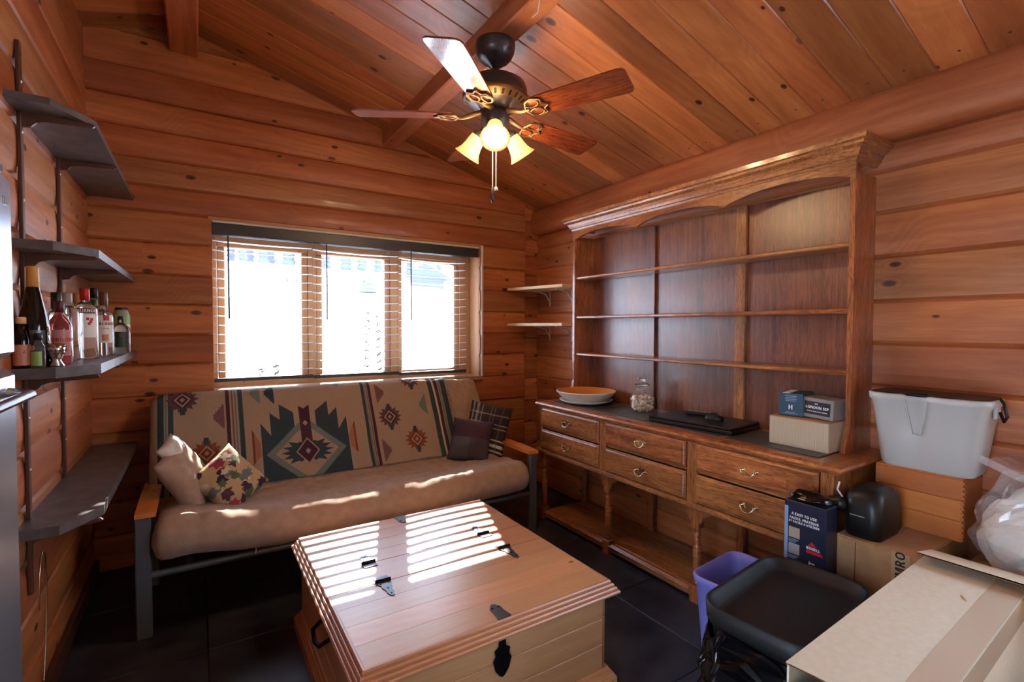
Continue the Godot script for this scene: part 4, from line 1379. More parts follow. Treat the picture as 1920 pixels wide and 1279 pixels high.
# ---------------------------------------------------------------- ceiling fan with its lamps
func ceiling_fan() -> void:
	var ax := Vector3(1.188, 0, -2.015)
	var t := thing("ceiling_fan", "bronze ceiling fan with five reddish blades and three lit glass shades", "ceiling fan", ax)
	part(t, "canopy", lathe([Vector2(0.0, 2.628), Vector2(0.016, 2.63), Vector2(0.02, 2.638), Vector2(0.03, 2.64), Vector2(0.032, 2.648), Vector2(0.044, 2.65), Vector2(0.05, 2.66), Vector2(0.064, 2.664), Vector2(0.078, 2.68), Vector2(0.09, 2.705), Vector2(0.094, 2.73), Vector2(0.094, 2.744), Vector2(0.0, 2.744)], 32), M.bronze)
	part(t, "down_rod", lathe([Vector2(0, 2.55), Vector2(0.013, 2.55), Vector2(0.013, 2.64), Vector2(0, 2.64)], 12), M.bronze)
	part(t, "motor_housing", lathe([Vector2(0.0, 2.43), Vector2(0.06, 2.432), Vector2(0.075, 2.44), Vector2(0.12, 2.462), Vector2(0.142, 2.482), Vector2(0.15, 2.5), Vector2(0.15, 2.53), Vector2(0.142, 2.552), Vector2(0.11, 2.572), Vector2(0.05, 2.582), Vector2(0.018, 2.59), Vector2(0.0, 2.59)], 36), M.bronze)
	part(t, "band", lathe([Vector2(0.118, 2.458), Vector2(0.146, 2.479), Vector2(0.154, 2.487), Vector2(0.153, 2.498), Vector2(0.148, 2.5)], 36), M.antique)
	for k in 24:
		var a := TAU * k / 24
		part(t, "vent", cbox(Vector3(0.026, 0.004, 0.011), 0.0018), M.iron, Vector3(cos(a) * 0.131, 2.4685, sin(a) * 0.131), Vector3(0, -a, 0.64))
	part(t, "switch_housing", lathe([Vector2(0.0, 2.318), Vector2(0.03, 2.32), Vector2(0.05, 2.33), Vector2(0.058, 2.345), Vector2(0.06, 2.362), Vector2(0.066, 2.37), Vector2(0.068, 2.41), Vector2(0.064, 2.432), Vector2(0.0, 2.433)], 28), M.bronze)
	# blades and their pierced irons
	var outline := []
	for q in [[0.20, 0.052], [0.24, 0.060], [0.55, 0.074], [0.625, 0.075], [0.641, 0.071], [0.65, 0.06], [0.652, 0.045]]:
		outline.append(Vector2(q[0], q[1]))
	for i in range(outline.size() - 1, -1, -1):
		outline.append(Vector2(outline[i].x, -outline[i].y))
	var bm := prism(outline, 0.007)
	for k in 5:
		var a := deg_to_rad(-6.7 + 72.0 * k)
		var arm := Node3D.new()
		arm.name = "blade"
		t.add_child(arm, true)
		arm.position.y = 2.405
		arm.basis = Basis(Vector3.UP, -a) * Basis(Vector3.RIGHT, -0.21)
		part(arm, "paddle", bm, pick("blade", k), Vector3(0, 0.007, 0), Vector3(PI / 2, 0, 0))
		var iron := st_new(true)
		add_tube(iron, [Vector3(0.06, 0.02, 0), Vector3(0.1, 0.01, 0), Vector3(0.15, -0.006, 0), Vector3(0.19, -0.007, 0)], [0.014, 0.012, 0.009, 0.007], 8)
		for s in [-1.0, 1.0]:
			var loop := []
			for i in 13:
				var w := TAU * i / 12
				loop.append(Vector3(0.215 + 0.034 * cos(w), -0.005, s * 0.030 + 0.024 * sin(w)))
			add_tube(iron, loop, 0.0048, 6)
			add_tube(iron, [Vector3(0.17, -0.006, 0), Vector3(0.19, -0.006, s * 0.045), Vector3(0.225, -0.005, s * 0.06), Vector3(0.262, -0.004, s * 0.045), Vector3(0.258, -0.004, s * 0.018), Vector3(0.285, -0.004, 0)], 0.0055, 6)
		part(arm, "blade_iron", done(iron), M.antique)
	# three lamps
	for k in 3:
		var a := deg_to_rad(120.5 + 120.0 * k)
		var lamp := Node3D.new()
		lamp.name = "lamp"
		t.add_child(lamp, true)
		var out := Vector3(cos(a), 0, sin(a))
		var d := (out * 0.62 + Vector3.DOWN * 0.78).normalized()
		var p := Vector3(0, 2.352, 0) + out * 0.075
		part(lamp, "lamp_arm", tube([Vector3(0, 2.35, 0) + out * 0.04, Vector3(0, 2.358, 0) + out * 0.065, p + d * 0.012], 0.011, 8), M.bronze)
		var side := d.cross(Vector3.UP).normalized()
		var frame := Transform3D(Basis(side, -d, side.cross(-d)), p)
		part_basis(lamp, "holder", lathe([Vector2(0.0, 0.0), Vector2(0.014, 0.0), Vector2(0.03, -0.012), Vector2(0.031, -0.026), Vector2(0.0, -0.026)], 18), M.bronze, frame)
		var prof := []
		for q in [[0.027, -0.018], [0.034, -0.03], [0.038, -0.05], [0.041, -0.075], [0.047, -0.098], [0.057, -0.118], [0.066, -0.13], [0.064, -0.131], [0.055, -0.117], [0.045, -0.097], [0.039, -0.075], [0.036, -0.05], [0.032, -0.031], [0.026, -0.02]]:
			prof.append(Vector2(q[0], q[1]))
		part_basis(lamp, "lamp_shade", lathe(prof, 28), M.shade, frame)
		var bulb := p + d * 0.078
		part_basis(lamp, "bulb", lathe([Vector2(0.0, -0.032), Vector2(0.016, -0.028), Vector2(0.027, -0.016), Vector2(0.031, 0.0), Vector2(0.027, 0.016), Vector2(0.018, 0.03), Vector2(0.013, 0.045), Vector2(0.0, 0.046)], 18), M.bulb, Transform3D(frame.basis, bulb))
		var l := OmniLight3D.new()
		l.name = "bulb_light"
		l.light_color = Color(1.0, 0.84, 0.64)
		l.light_energy = 0.08
		l.light_size = 0.03
		l.omni_range = 12.0
		l.omni_attenuation = 2.0
		l.shadow_enabled = true
		lamp.add_child(l, true)
		l.position = bulb
	for q in [[-0.02, 2.075, 0.012], [-0.006, 2.07, 0.02]]:
		part(t, "pull_chain", tube([Vector3(q[0], 2.325, q[2]), Vector3(q[0], q[1], q[2])], 0.0022, 6), M.white_metal)
	part(t, "chain_bell", lathe([Vector2(0, 2.058), Vector2(0.011, 2.06), Vector2(0.006, 2.075), Vector2(0, 2.078)], 10), M.white_metal, Vector3(-0.006, 0, 0.02))
	part(t, "chain_pull", lathe([Vector2(0, 1.985), Vector2(0.006, 1.986), Vector2(0.009, 2.01), Vector2(0.007, 2.05), Vector2(0, 2.056)], 10), M.bronze, Vector3(-0.02, 0.018, 0.012))

# ---------------------------------------------------------------- blinds
func blinds() -> void:
	var v := thing("valance", "dark grey blind valance with a pale lip across the window head", "valance", Vector3(1.03, 2.0, -3.632))
	part(v, "board", cbox(Vector3(1.9, 0.088, 0.02), 0.003), M.blind_dark, Vector3(0, 0.044, 0))
	part(v, "lip", cbox(Vector3(1.9, 0.012, 0.03), 0.004), M.white_metal, Vector3(0, 0.078, 0.014))
	var spans := [[0.085, 0.683, 1.072, "left"], [0.688, 1.309, 1.066, "middle"], [1.314, 1.888, 1.056, "right-hand"]]
	for b in 3:
		var x0: float = spans[b][0]
		var x1: float = spans[b][1]
		var yb: float = spans[b][2]
		var w := x1 - x0
		var t := thing("venetian_blind", "open grey slatted blind hanging in the %s window bay" % spans[b][3], "blind", Vector3((x0 + x1) / 2, 0, -3.685), 0, "slatted blinds")
		part(t, "head_rail", cbox(Vector3(w, 0.045, 0.045), 0.003), M.blind_dark, Vector3(0, 2.025, -0.01))
		part(t, "bottom_rail", cbox(Vector3(w, 0.024, 0.05), 0.004), M.blind_dark, Vector3(0, yb, 0))
		var sag := 0.006 + 0.003 * b
		var slat := surf_slat(w, sag)
		var y := yb + 0.055
		while y < 2.0:
			part(t, "slat", slat, M.slat, Vector3(0, y, 0), Vector3(-0.05, 0, 0))
			y += 0.0602
		for s in [-0.36, 0.36]:
			for z in [-0.026, 0.026]:
				part(t, "ladder_cord", tube([Vector3(s * w, yb, z), Vector3(s * w, 2.0, z)], 0.0011, 4), M.cord)
		part(t, "wand", tube([Vector3(-w / 2 + 0.085, 2.01, 0.036), Vector3(-w / 2 + 0.087, 1.47, 0.038)], 0.005, 6), M.blind_dark)

func surf_slat(w: float, sag: float) -> ArrayMesh:
	var st := st_new(true)
	var n := 12
	var rings := []
	for i in n + 1:
		var u := float(i) / n
		var y := -sag * (1 - pow(u * 2 - 1, 2))
		var x := (u - 0.5) * w
		rings.append([Vector3(x, y - 0.002, 0.025), Vector3(x, y + 0.0034, 0.0), Vector3(x, y - 0.002, -0.025), Vector3(x, y - 0.0006, 0.0)])
	for i in n:
		for k in 4:
			var l := (k + 1) % 4
			quad(st, rings[i][l], rings[i][k], rings[i + 1][k], rings[i + 1][l])
	return done(st)

# ---------------------------------------------------------------- shelves on the left wall
func left_shelves() -> void:
	var rails := [[-2.33, 0.485, 2.385, "dark brown shelf standard nearest the refrigerator on the left wall"], [-2.88, 0.75, 2.146, "dark brown shelf standard farther along the left wall"]]
	for q in rails:
		var s := thing("shelf_standard", q[3], "shelf rail", Vector3(WL + 0.0125, 0, q[0]), 0, "shelf standards on the left wall")
		part(s, "rail", cbox(Vector3(0.012, q[2] - q[1], 0.026), 0.002), M.rail_brown, Vector3(0.0, (q[1] + q[2]) / 2, 0))
		for y in [2.25, 2.08, 1.85, 1.55, 1.1, 0.92]:
			if y < q[2] and y > q[1]:
				part(s, "screw", lathe([Vector2(0.005, 0), Vector2(0.004, 0.002), Vector2(0, 0.003)], 8), M.white_metal, Vector3(0.006, y, 0), Vector3(0, 0, -PI / 2))
	var plan := [Vector2(WL + 0.003, -2.2), Vector2(-0.402, -2.2), Vector2(-0.305, -2.36), Vector2(-0.305, -3.595), Vector2(WL + 0.003, -3.595)]
	var rows := [[2.17, 0.022, "topmost grey laminate shelf on the left wall, above the empty one"], [1.702, 0.03, "grey laminate shelf just over the bottles, nothing on it"], [1.28, 0.036, "grey laminate shelf carrying the bottles"], [0.748, 0.034, "lowest and bare grey laminate shelf at desk height by the futon"]]
	for q in rows:
		var t := thing("wall_shelf", q[2], "shelf", Vector3(0, q[0], 0), 0, "laminate wall shelves")
		var st := st_new()
		var flat := []
		for p in plan:
			flat.append(Vector2(p.x, p.y))
		# xz plan drawn with z up the polygon's y
		add_prism(st, flat, q[1], Transform3D(Basis(Vector3(1, 0, 0), Vector3(0, 0, 1), Vector3(0, -1, 0)), Vector3.ZERO))
		part(t, "board", done(st), M.laminate)
		for z in [-2.33, -2.88]:
			var br := [Vector2(0, 0), Vector2(0.185, 0), Vector2(0.192, -0.008), Vector2(0.185, -0.014), Vector2(0.06, -0.022), Vector2(0.035, -0.03), Vector2(0.022, -0.046), Vector2(0.0, -0.05)]
			part(t, "bracket", prism(br, 0.012), M.rail_brown, Vector3(WL + 0.019, -q[1] - 0.0005, z - 0.006))
	var cord := thing("cord", "thin brown cord hanging in a loop on the left wall below the low shelf", "cord")
	part(cord, "strand", tube([Vector3(WL + 0.012, 0.38, -2.42), Vector3(WL + 0.014, 0.5, -2.43), Vector3(WL + 0.014, 0.56, -2.455), Vector3(WL + 0.013, 0.575, -2.48), Vector3(WL + 0.013, 0.55, -2.52), Vector3(WL + 0.012, 0.42, -2.535), Vector3(WL + 0.014, 0.2, -2.49), Vector3(WL + 0.016, 0.1, -2.45)], 0.003, 6), M.brass)

# ---------------------------------------------------------------- bottles
# profile as radius, height; label patches as colour, radius, y0, y1, half angle, facing
func patch(r: float, y0: float, y1: float, half: float, face: float) -> ArrayMesh:
	return surf(func(u: float, v: float) -> Vector3:
		var a := face + lerpf(-half, half, u)
		return Vector3(sin(a) * r, lerpf(y0, y1, v), cos(a) * r), 16, 1)

func flask(called: String, label: String, at: Vector2, body: Array, glass_m: Material, cap: Array, cap_m: Material) -> Node3D:
	var t := thing(called, label, "bottle", Vector3(at.x, 1.2805, at.y), 0, "")
	var pr := []
	for q in body:
		pr.append(Vector2(q[0], q[1]))
	part(t, "glass", lathe(pr, 28), glass_m)
	var cp := []
	for q in cap:
		cp.append(Vector2(q[0], q[1]))
	part(t, "cap", lathe(cp, 20), cap_m)
	return t

func label_on(t: Node3D, r: float, y0: float, y1: float, half: float, m: Material, off := 0.0) -> MeshInstance3D:
	var face := atan2(-t.position.x, -t.position.z) + off
	return part(t, "label", patch(r, y0, y1, half, face), m)

func words_on(t: Node3D, text: String, r: float, y: float, h: float, m: Material, off := 0.0) -> void:
	var face := atan2(-t.position.x, -t.position.z) + off
	part(t, "lettering", lettering(text, h, r), m, Vector3(0, y, 0), Vector3(0, face, 0))

func cap_of(r: float, y0: float, y1: float) -> Array:
	return [[0, y0], [r, y0], [r, y1 - 0.002], [r - 0.002, y1], [0, y1]]

func spirit(r: float, shoulder: float, neck_y: float, nr: float, top: float) -> Array:
	return [[0, 0.0], [r * 0.92, 0.0], [r, 0.006], [r, shoulder], [r * 0.93, shoulder + 0.014], [lerpf(nr, r, 0.5), lerpf(shoulder, neck_y, 0.6)], [nr, neck_y], [nr, top], [0, top]]

func bottles() -> void:
	var t := flask("sparkling_wine_bottle", "tall black bottle with gold filigree, an oval medallion and a gold cap", Vector2(-0.468, -2.272), [[0, 0], [0.038, 0], [0.041, 0.006], [0.041, 0.13], [0.036, 0.17], [0.024, 0.23], [0.017, 0.27], [0.016, 0.3], [0, 0.3]], M.dark_glass, [[0, 0.27], [0.0172, 0.27], [0.0168, 0.335], [0.015, 0.34], [0, 0.34]], M.gold)
	label_on(t, 0.0416, 0.055, 0.125, 0.5, M.steel_dark, 0.25)
	var fil := st_new(true)
	for k in 26:
		var a := atan2(0.468, 2.272) + 1.2 * sin(k * 2.7)
		var y := 0.03 + 0.005 * k
		var r := 0.0412 if y < 0.13 else 0.0365
		var pts := []
		for i in 7:
			var w := i * 0.9
			var aa := a + 0.1 * sin(w) * (1 - i * 0.1)
			pts.append(Vector3(sin(aa) * r, y + 0.012 * cos(w) * (1 - i * 0.1), cos(aa) * r))
		add_tube(fil, pts, 0.0011, 4)
	part(t, "filigree", done(fil), M.gold)
	t = flask("sauce_bottle", "small dark bottle with a peach label and cream cap at the shelf's near end", Vector2(-0.4885, -2.223), [[0, 0], [0.019, 0], [0.021, 0.004], [0.021, 0.09], [0.018, 0.105], [0.012, 0.125], [0.012, 0.15], [0, 0.15]], M.dark_glass, cap_of(0.0135, 0.146, 0.168), M.cream)
	label_on(t, 0.0214, 0.01, 0.078, 1.5, M.peach)
	words_on(t, "Z", 0.0214, 0.055, 0.01, M.maroon, 0.3)
	t = flask("miniature_bottle", "miniature clear bottle with a black cap and pale green label", Vector2(-0.447, -2.216), [[0, 0], [0.0175, 0], [0.0195, 0.004], [0.0195, 0.062], [0.016, 0.074], [0.01, 0.085], [0.01, 0.1], [0, 0.1]], M.clear_glass, cap_of(0.0115, 0.092, 0.115), M.black_satin)
	label_on(t, 0.0199, 0.008, 0.055, 0.8, M.pale_green, -0.3)
	var jg := thing("jigger", "small dimpled steel jigger in front of the pink gin bottle", "jigger", Vector3(-0.412, 1.2805, -2.262))
	part(jg, "cup", lathe([Vector2(0, 0.003), Vector2(0.021, 0.0), Vector2(0.023, 0.003), Vector2(0.013, 0.022), Vector2(0.018, 0.032), Vector2(0.024, 0.055), Vector2(0.027, 0.078), Vector2(0.025, 0.078), Vector2(0.021, 0.05), Vector2(0.0, 0.036)], 24), M.chrome)
	for k in 3:
		for i in 14:
			var a := TAU * i / 14 + k * 0.2
			var r: float = [0.0215, 0.0238, 0.0258][k]
			part(jg, "dimple", lathe([Vector2(0.0035, 0), Vector2(0.0025, 0.0012), Vector2(0, 0.0016)], 6), M.steel_dark, Vector3(sin(a) * r, 0.045 + k * 0.012, cos(a) * r), Vector3(PI / 2, 0, 0).rotated(Vector3.UP, 0))
	t = flask("pink_gin_bottle", "pink gin bottle with a maroon cap and a rose label", Vector2(-0.434, -2.45), spirit(0.037, 0.135, 0.185, 0.0125, 0.21), M.pink_glass, cap_of(0.0148, 0.19, 0.232), M.maroon)
	label_on(t, 0.0375, 0.03, 0.125, 0.8, M.pink_label, 0.15)
	words_on(t, "GORDON'S", 0.0376, 0.088, 0.014, M.red, 0.2)
	label_on(t, 0.0377, 0.045, 0.06, 0.35, M.red, 0.2)
	t = flask("black_capped_bottle", "tall clear bottle with a black cap behind the pink gin", Vector2(-0.464, -2.575), spirit(0.038, 0.17, 0.2, 0.014, 0.235), M.clear_glass, cap_of(0.0165, 0.205, 0.27), M.black_satin)
	label_on(t, 0.0384, 0.12, 0.165, 0.5, M.blue_dark)
	t = flask("clear_stopper_bottle", "tall clear bottle with a clear stopper", Vector2(-0.452, -2.69), spirit(0.038, 0.19, 0.225, 0.0145, 0.25), M.clear_glass, cap_of(0.0165, 0.232, 0.275), M.label_grey)
	t = flask("red_capped_vodka_bottle", "clear vodka bottle with a red cap and a maroon name band", Vector2(-0.411, -2.79), spirit(0.0445, 0.205, 0.245, 0.014, 0.27), M.clear_glass, cap_of(0.0172, 0.25, 0.302), M.red)
	label_on(t, 0.0449, 0.195, 0.215, 0.75, M.maroon, 0.12)
	words_on(t, "SMIRNOFF", 0.0452, 0.205, 0.0125, M.white, 0.16)
	label_on(t, 0.0448, 0.09, 0.19, 0.5, M.white, 0.38)
	for q in [[0.17, 0.2], [0.158, 0.42], [0.168, 0.5], [0.15, 0.3]]:
		part(t, "berry_mark", patch(0.0451, q[0] - 0.006, q[0] + 0.006, 0.12, atan2(0.411, 2.79) + q[1]), M.red)
	t = flask("corked_bottle", "clear bottle with a wooden cork stopper between two vodkas", Vector2(-0.452, -2.90), spirit(0.034, 0.19, 0.23, 0.012, 0.25), M.clear_glass, cap_of(0.015, 0.245, 0.285), M.cork)
	t = flask("green_necked_bottle", "clear bottle with a black cap and a green neck band", Vector2(-0.426, -3.125), spirit(0.036, 0.2, 0.24, 0.014, 0.27), M.clear_glass, cap_of(0.016, 0.275, 0.325), M.black_satin)
	label_on(t, 0.0146, 0.238, 0.268, 1.5, M.green)
	t = flask("white_rum_bottle", "clear rum bottle with a bronze cap and white label", Vector2(-0.378, -3.03), spirit(0.037, 0.18, 0.225, 0.0135, 0.25), M.clear_glass, cap_of(0.0165, 0.238, 0.3), M.bronze_cap)
	label_on(t, 0.0374, 0.06, 0.19, 0.75, M.white, 0.1)
	words_on(t, "BACARDI", 0.0377, 0.15, 0.0125, M.ink, 0.15)
	part(t, "emblem", patch(0.0376, 0.165, 0.19, 0.32, atan2(0.378, 3.03) + 0.25), M.red)
	words_on(t, "LIMON", 0.0377, 0.128, 0.007, M.gold, 0.15)
	part(t, "leaf_mark", patch(0.0376, 0.07, 0.1, 0.35, atan2(0.378, 3.03) + 0.1), M.peach)
	t = flask("squat_liqueur_bottle", "squat clear bottle with a dark green arched label", Vector2(-0.338, -3.25), [[0, 0], [0.04, 0], [0.043, 0.006], [0.043, 0.11], [0.038, 0.13], [0.02, 0.15], [0.013, 0.156], [0.013, 0.18], [0, 0.18]], M.clear_glass, cap_of(0.0145, 0.172, 0.192), M.green_dark)
	label_on(t, 0.0434, 0.03, 0.11, 0.62, M.green_dark)
	label_on(t, 0.0436, 0.085, 0.1, 0.16, M.bronze_cap)
	t = flask("green_topped_bottle", "pale bottle with a black cap and green shoulder at the shelf's far end", Vector2(-0.35, -3.40), [[0, 0], [0.036, 0], [0.038, 0.006], [0.038, 0.15], [0.036, 0.2], [0.027, 0.23], [0, 0.235]], M.label_grey, cap_of(0.028, 0.222, 0.24), M.black_satin)
	label_on(t, 0.0384, 0.15, 0.2, 1.6, M.pale_green)
	label_on(t, 0.0384, 0.06, 0.148, 1.6, M.white)
	words_on(t, "SKY", 0.0388, 0.125, 0.014, M.navy, 0.0)

# ---------------------------------------------------------------- small shelves in the far corner
func corner_shelves() -> void:
	for q in [[1.755, "upper small white shelf on brackets in the far right corner"], [1.455, "lower small white shelf on brackets in the far right corner"]]:
		var t := thing("bracket_shelf", q[1], "shelf", Vector3(0, q[0], 0), 0, "small corner shelves")
		var st := st_new()
		add_prism(st, [Vector2(2.24, -3.585), Vector2(2.36, -2.985), Vector2(2.59, -2.985), Vector2(2.59, -3.585)], 0.022, Transform3D(Basis(Vector3(1, 0, 0), Vector3(0, 0, 1), Vector3(0, -1, 0)), Vector3.ZERO))
		part(t, "board", done(st), M.cream)
		for z in [-3.44, -3.14]:
			var b := st_new(true)
			add_tube(b, [Vector3(2.588, -0.024, z), Vector3(2.588, -0.15, z)], 0.005, 6)
			add_tube(b, [Vector3(2.588, -0.026, z), Vector3(2.42, -0.028, z)], 0.005, 6)
			add_tube(b, [Vector3(2.588, -0.12, z), Vector3(2.54, -0.05, z), Vector3(2.45, -0.03, z)], 0.004, 6)
			part(t, "bracket", done(b), M.white_metal)

# ---------------------------------------------------------------- things on the sideboard
func counter_things() -> void:
	var y := 0.8755
	for q in [[-2.875, -2.437, "at the far end under the bowls"], [-2.41, -1.985, "under the shell jar"], [-1.958, -1.508, "under the laptop"], [-1.473, -1.035, "under the small carton"]]:
		var p := thing("place_mat", "dark grey place mat on the sideboard " + q[2], "place mat", Vector3(2.345, y, (q[0] + q[1]) / 2), 0, "place mats on the sideboard")
		part(p, "sheet", cbox(Vector3(0.31, 0.004, q[1] - q[0]), 0.001), M.slate, Vector3(0, 0.002, 0))
	y = 0.8797
	var pl := thing("plate", "white rimmed plate under the bowl", "plate", Vector3(2.335, y, -2.672))
	part(pl, "dish", lathe([Vector2(0, 0.004), Vector2(0.1, 0.0), Vector2(0.11, 0.003), Vector2(0.16, 0.012), Vector2(0.188, 0.026), Vector2(0.19, 0.03), Vector2(0.186, 0.031), Vector2(0.155, 0.019), Vector2(0.1, 0.01), Vector2(0, 0.009)], 40), M.ceramic)
	var bo := thing("bowl", "wide white bowl, orange inside, stacked on a plate", "bowl", Vector3(2.335, y + 0.0105, -2.672))
	part(bo, "outside", lathe([Vector2(0, 0.0), Vector2(0.11, 0.0), Vector2(0.14, 0.01), Vector2(0.185, 0.045), Vector2(0.208, 0.072), Vector2(0.212, 0.078), Vector2(0.211, 0.082), Vector2(0.206, 0.082)], 44), M.ceramic)
	part(bo, "inside", lathe([Vector2(0.206, 0.0818), Vector2(0.198, 0.072), Vector2(0.176, 0.048), Vector2(0.132, 0.016), Vector2(0, 0.011)], 44), M.terracotta)
	var jr := thing("glass_jar", "round glass jar with a stopper, full of seashells", "jar", Vector3(2.425, y, -2.225))
	part(jr, "body", lathe([Vector2(0, 0.0), Vector2(0.055, 0.0), Vector2(0.07, 0.006), Vector2(0.079, 0.03), Vector2(0.08, 0.07), Vector2(0.074, 0.1), Vector2(0.058, 0.125), Vector2(0.042, 0.138), Vector2(0.041, 0.16), Vector2(0.046, 0.165)], 32), M.jar)
	part(jr, "stopper", lathe([Vector2(0.0, 0.15), Vector2(0.036, 0.15), Vector2(0.038, 0.166), Vector2(0.05, 0.168), Vector2(0.05, 0.176), Vector2(0.028, 0.182), Vector2(0.018, 0.19), Vector2(0.03, 0.2), Vector2(0.034, 0.21), Vector2(0.026, 0.218), Vector2(0.0, 0.22)], 28), M.clear_glass)
	var sh := st_new(true)
	var r := RandomNumberGenerator.new()
	r.seed = 4
	for i in 150:
		var yy := 0.012 + 0.085 * i / 150.0
		var a := r.randf() * TAU
		var rad := 0.066 * sqrt(r.randf()) * (0.9 if yy < 0.02 or yy > 0.085 else 1.0)
		var s := r.randf_range(0.008, 0.014)
		var bs := Basis.from_euler(Vector3(r.randf() * 6, r.randf() * 6, r.randf() * 6))
		add_lathe(sh, [Vector2(0, -s), Vector2(s * 0.9, -s * 0.4), Vector2(s, 0.1 * s), Vector2(s * 0.5, s * 0.8), Vector2(0, s * 1.2)], 6, Transform3D(bs, Vector3(cos(a) * rad, yy, sin(a) * rad)))
	var so := part(self, "seashells", done(sh), M.shell, Vector3(2.425, y, -2.225))
	so.set_meta("kind", "stuff")
	meta(so, "pale seashells filling the stoppered glass jar", "shells")
	var sh2 := st_new(true)
	for i in 26:
		var a := r.randf() * TAU
		var s := r.randf_range(0.008, 0.013)
		add_lathe(sh2, [Vector2(0, -s), Vector2(s * 0.9, -s * 0.4), Vector2(s, 0.1 * s), Vector2(s * 0.5, s * 0.8), Vector2(0, s * 1.2)], 6, Transform3D(Basis.from_euler(Vector3(r.randf() * 6, r.randf() * 6, 0)), Vector3(cos(a) * 0.064, r.randf_range(0.015, 0.095), sin(a) * 0.064)))
	part(so, "tan_shells", done(sh2), M.shell_tan)
	var lp := thing("laptop", "closed black laptop lying on the sideboard", "laptop", Vector3(2.372, y, -1.735), 0.1)
	part(lp, "base", cbox(Vector3(0.31, 0.022, 0.5), 0.006), M.black_satin, Vector3(0, 0.011, 0))
	part(lp, "lid", cbox(Vector3(0.305, 0.012, 0.495), 0.005), M.black_satin, Vector3(0, 0.0285, 0))
	var rc := thing("remote_control", "slim grey remote control on the laptop", "remote control", Vector3(2.45, y + 0.035, -1.80), 0.3)
	part(rc, "body", cbox(Vector3(0.045, 0.02, 0.17), 0.006), M.black_matt, Vector3(0, 0.01, 0))
	for i in 8:
		for j in 3:
			part(rc, "button", cbox(Vector3(0.008, 0.003, 0.009), 0.001), M.label_grey, Vector3(-0.012 + j * 0.012, 0.021, -0.065 + i * 0.016))
	var ms := thing("computer_mouse", "black computer mouse on the laptop by the remote", "mouse", Vector3(2.375, y + 0.035, -1.66), 0.4)
	part(ms, "shell", loft([rrect(0.05, 0.09, 0.024, 0.0), rrect(0.056, 0.1, 0.027, 0.01), rrect(0.05, 0.092, 0.024, 0.022), rrect(0.03, 0.06, 0.014, 0.031)], true, true), M.black_matt)
	part(ms, "wheel", lathe([Vector2(0, -0.004), Vector2(0.008, -0.004), Vector2(0.008, 0.004), Vector2(0, 0.004)], 10), M.label_grey, Vector3(0, 0.024, 0.03), Vector3(0, 0, PI / 2))
	# small carton with two boxes on it
	var c := thing("small_carton", "plain ribbed brown carton on the sideboard's near end", "box", Vector3(2.385, y, -1.168), 0.0)
	part(c, "body", cbox(Vector3(0.215, 0.128, 0.26), 0.002), M.carton, Vector3(0, 0.064, 0))
	part(c, "flap", cbox(Vector3(0.108, 0.003, 0.262), 0.001), M.cardboard, Vector3(-0.054, 0.1305, 0), Vector3(0, 0, 0.03))
	part(c, "flap", cbox(Vector3(0.106, 0.003, 0.262), 0.001), M.cardboard, Vector3(0.055, 0.1305, 0))
	for i in 30:
		part(c, "rib", cbox(Vector3(0.0012, 0.124, 0.003), 0.0005), M.carton, Vector3(-0.1078, 0.064, -0.124 + i * 0.0086))
	var bb := thing("blue_box", "slate-blue carton with a white letter mark, on the small carton", "box", Vector3(2.385, y + 0.1345, -1.232), 0.18)
	part(bb, "body", cbox(Vector3(0.15, 0.105, 0.105), 0.002), M.blue_box, Vector3(0, 0.0525, 0))
	part(bb, "lid_tab", cbox(Vector3(0.12, 0.0015, 0.03), 0.0005), M.white, Vector3(-0.016, 0.1062, -0.02), Vector3(0, 0, 0.02))
	part(bb, "lettering", lettering("H", 0.022), M.white, Vector3(-0.0752, 0.04, 0), Vector3(0, -PI / 2, 0))
	for i in 4:
		part(bb, "small_print", cbox(Vector3(0.0006, 0.003, 0.05 - 0.008 * (i % 2)), 0.0002), M.light_blue, Vector3(-0.0752, 0.092 - i * 0.0075, 0))
	for i in 2:
		part(bb, "small_print", cbox(Vector3(0.0006, 0.0025, 0.06 - 0.02 * (1 - i)), 0.0002), M.light_blue, Vector3(-0.0752, 0.017 - i * 0.006, 0))
	var lb := thing("grey_box", "long grey box with a black name panel, leaning on the small carton", "box", Vector3(2.385, y + 0.137, -1.106), -0.06)
	lb.rotation.x = 0.04
	part(lb, "body", cbox(Vector3(0.12, 0.09, 0.135), 0.002), M.grey_box, Vector3(0, 0.045, 0))
	part(lb, "name_panel", cbox(Vector3(0.001, 0.058, 0.112), 0.0003), M.ink, Vector3(-0.0603, 0.045, -0.002))
	part(lb, "lettering", lettering("LONDON SIP", 0.0125), M.white, Vector3(-0.0609, 0.048, -0.002), Vector3(0, -PI / 2, 0))
	part(lb, "lettering", lettering("THE", 0.006), M.white, Vector3(-0.0609, 0.064, -0.006), Vector3(0, -PI / 2, 0))
	part(lb, "lettering", lettering("CERAMIC ULTRA COFFEE DRIPPER", 0.0042), M.white, Vector3(-0.0609, 0.03, -0.002), Vector3(0, -PI / 2, 0))

# ---------------------------------------------------------------- the pile at the right
func crumple(nu: int, nv: int, f: Callable, amp: float, freq: float, sd: int) -> ArrayMesh:
	var no := FastNoiseLite.new()
	no.seed = sd
	no.frequency = freq
	no.fractal_octaves = 3
	return surf(func(u: float, v: float) -> Vector3:
		var p: Vector3 = f.call(u, v)
		var k := 0.0 if v <= 0.001 else 1.0
		return p + Vector3(no.get_noise_3dv(p), no.get_noise_3dv(p + Vector3(9, 3, 1)), no.get_noise_3dv(p + Vector3(2, 7, 5))) * amp * k, nu, nv, false)

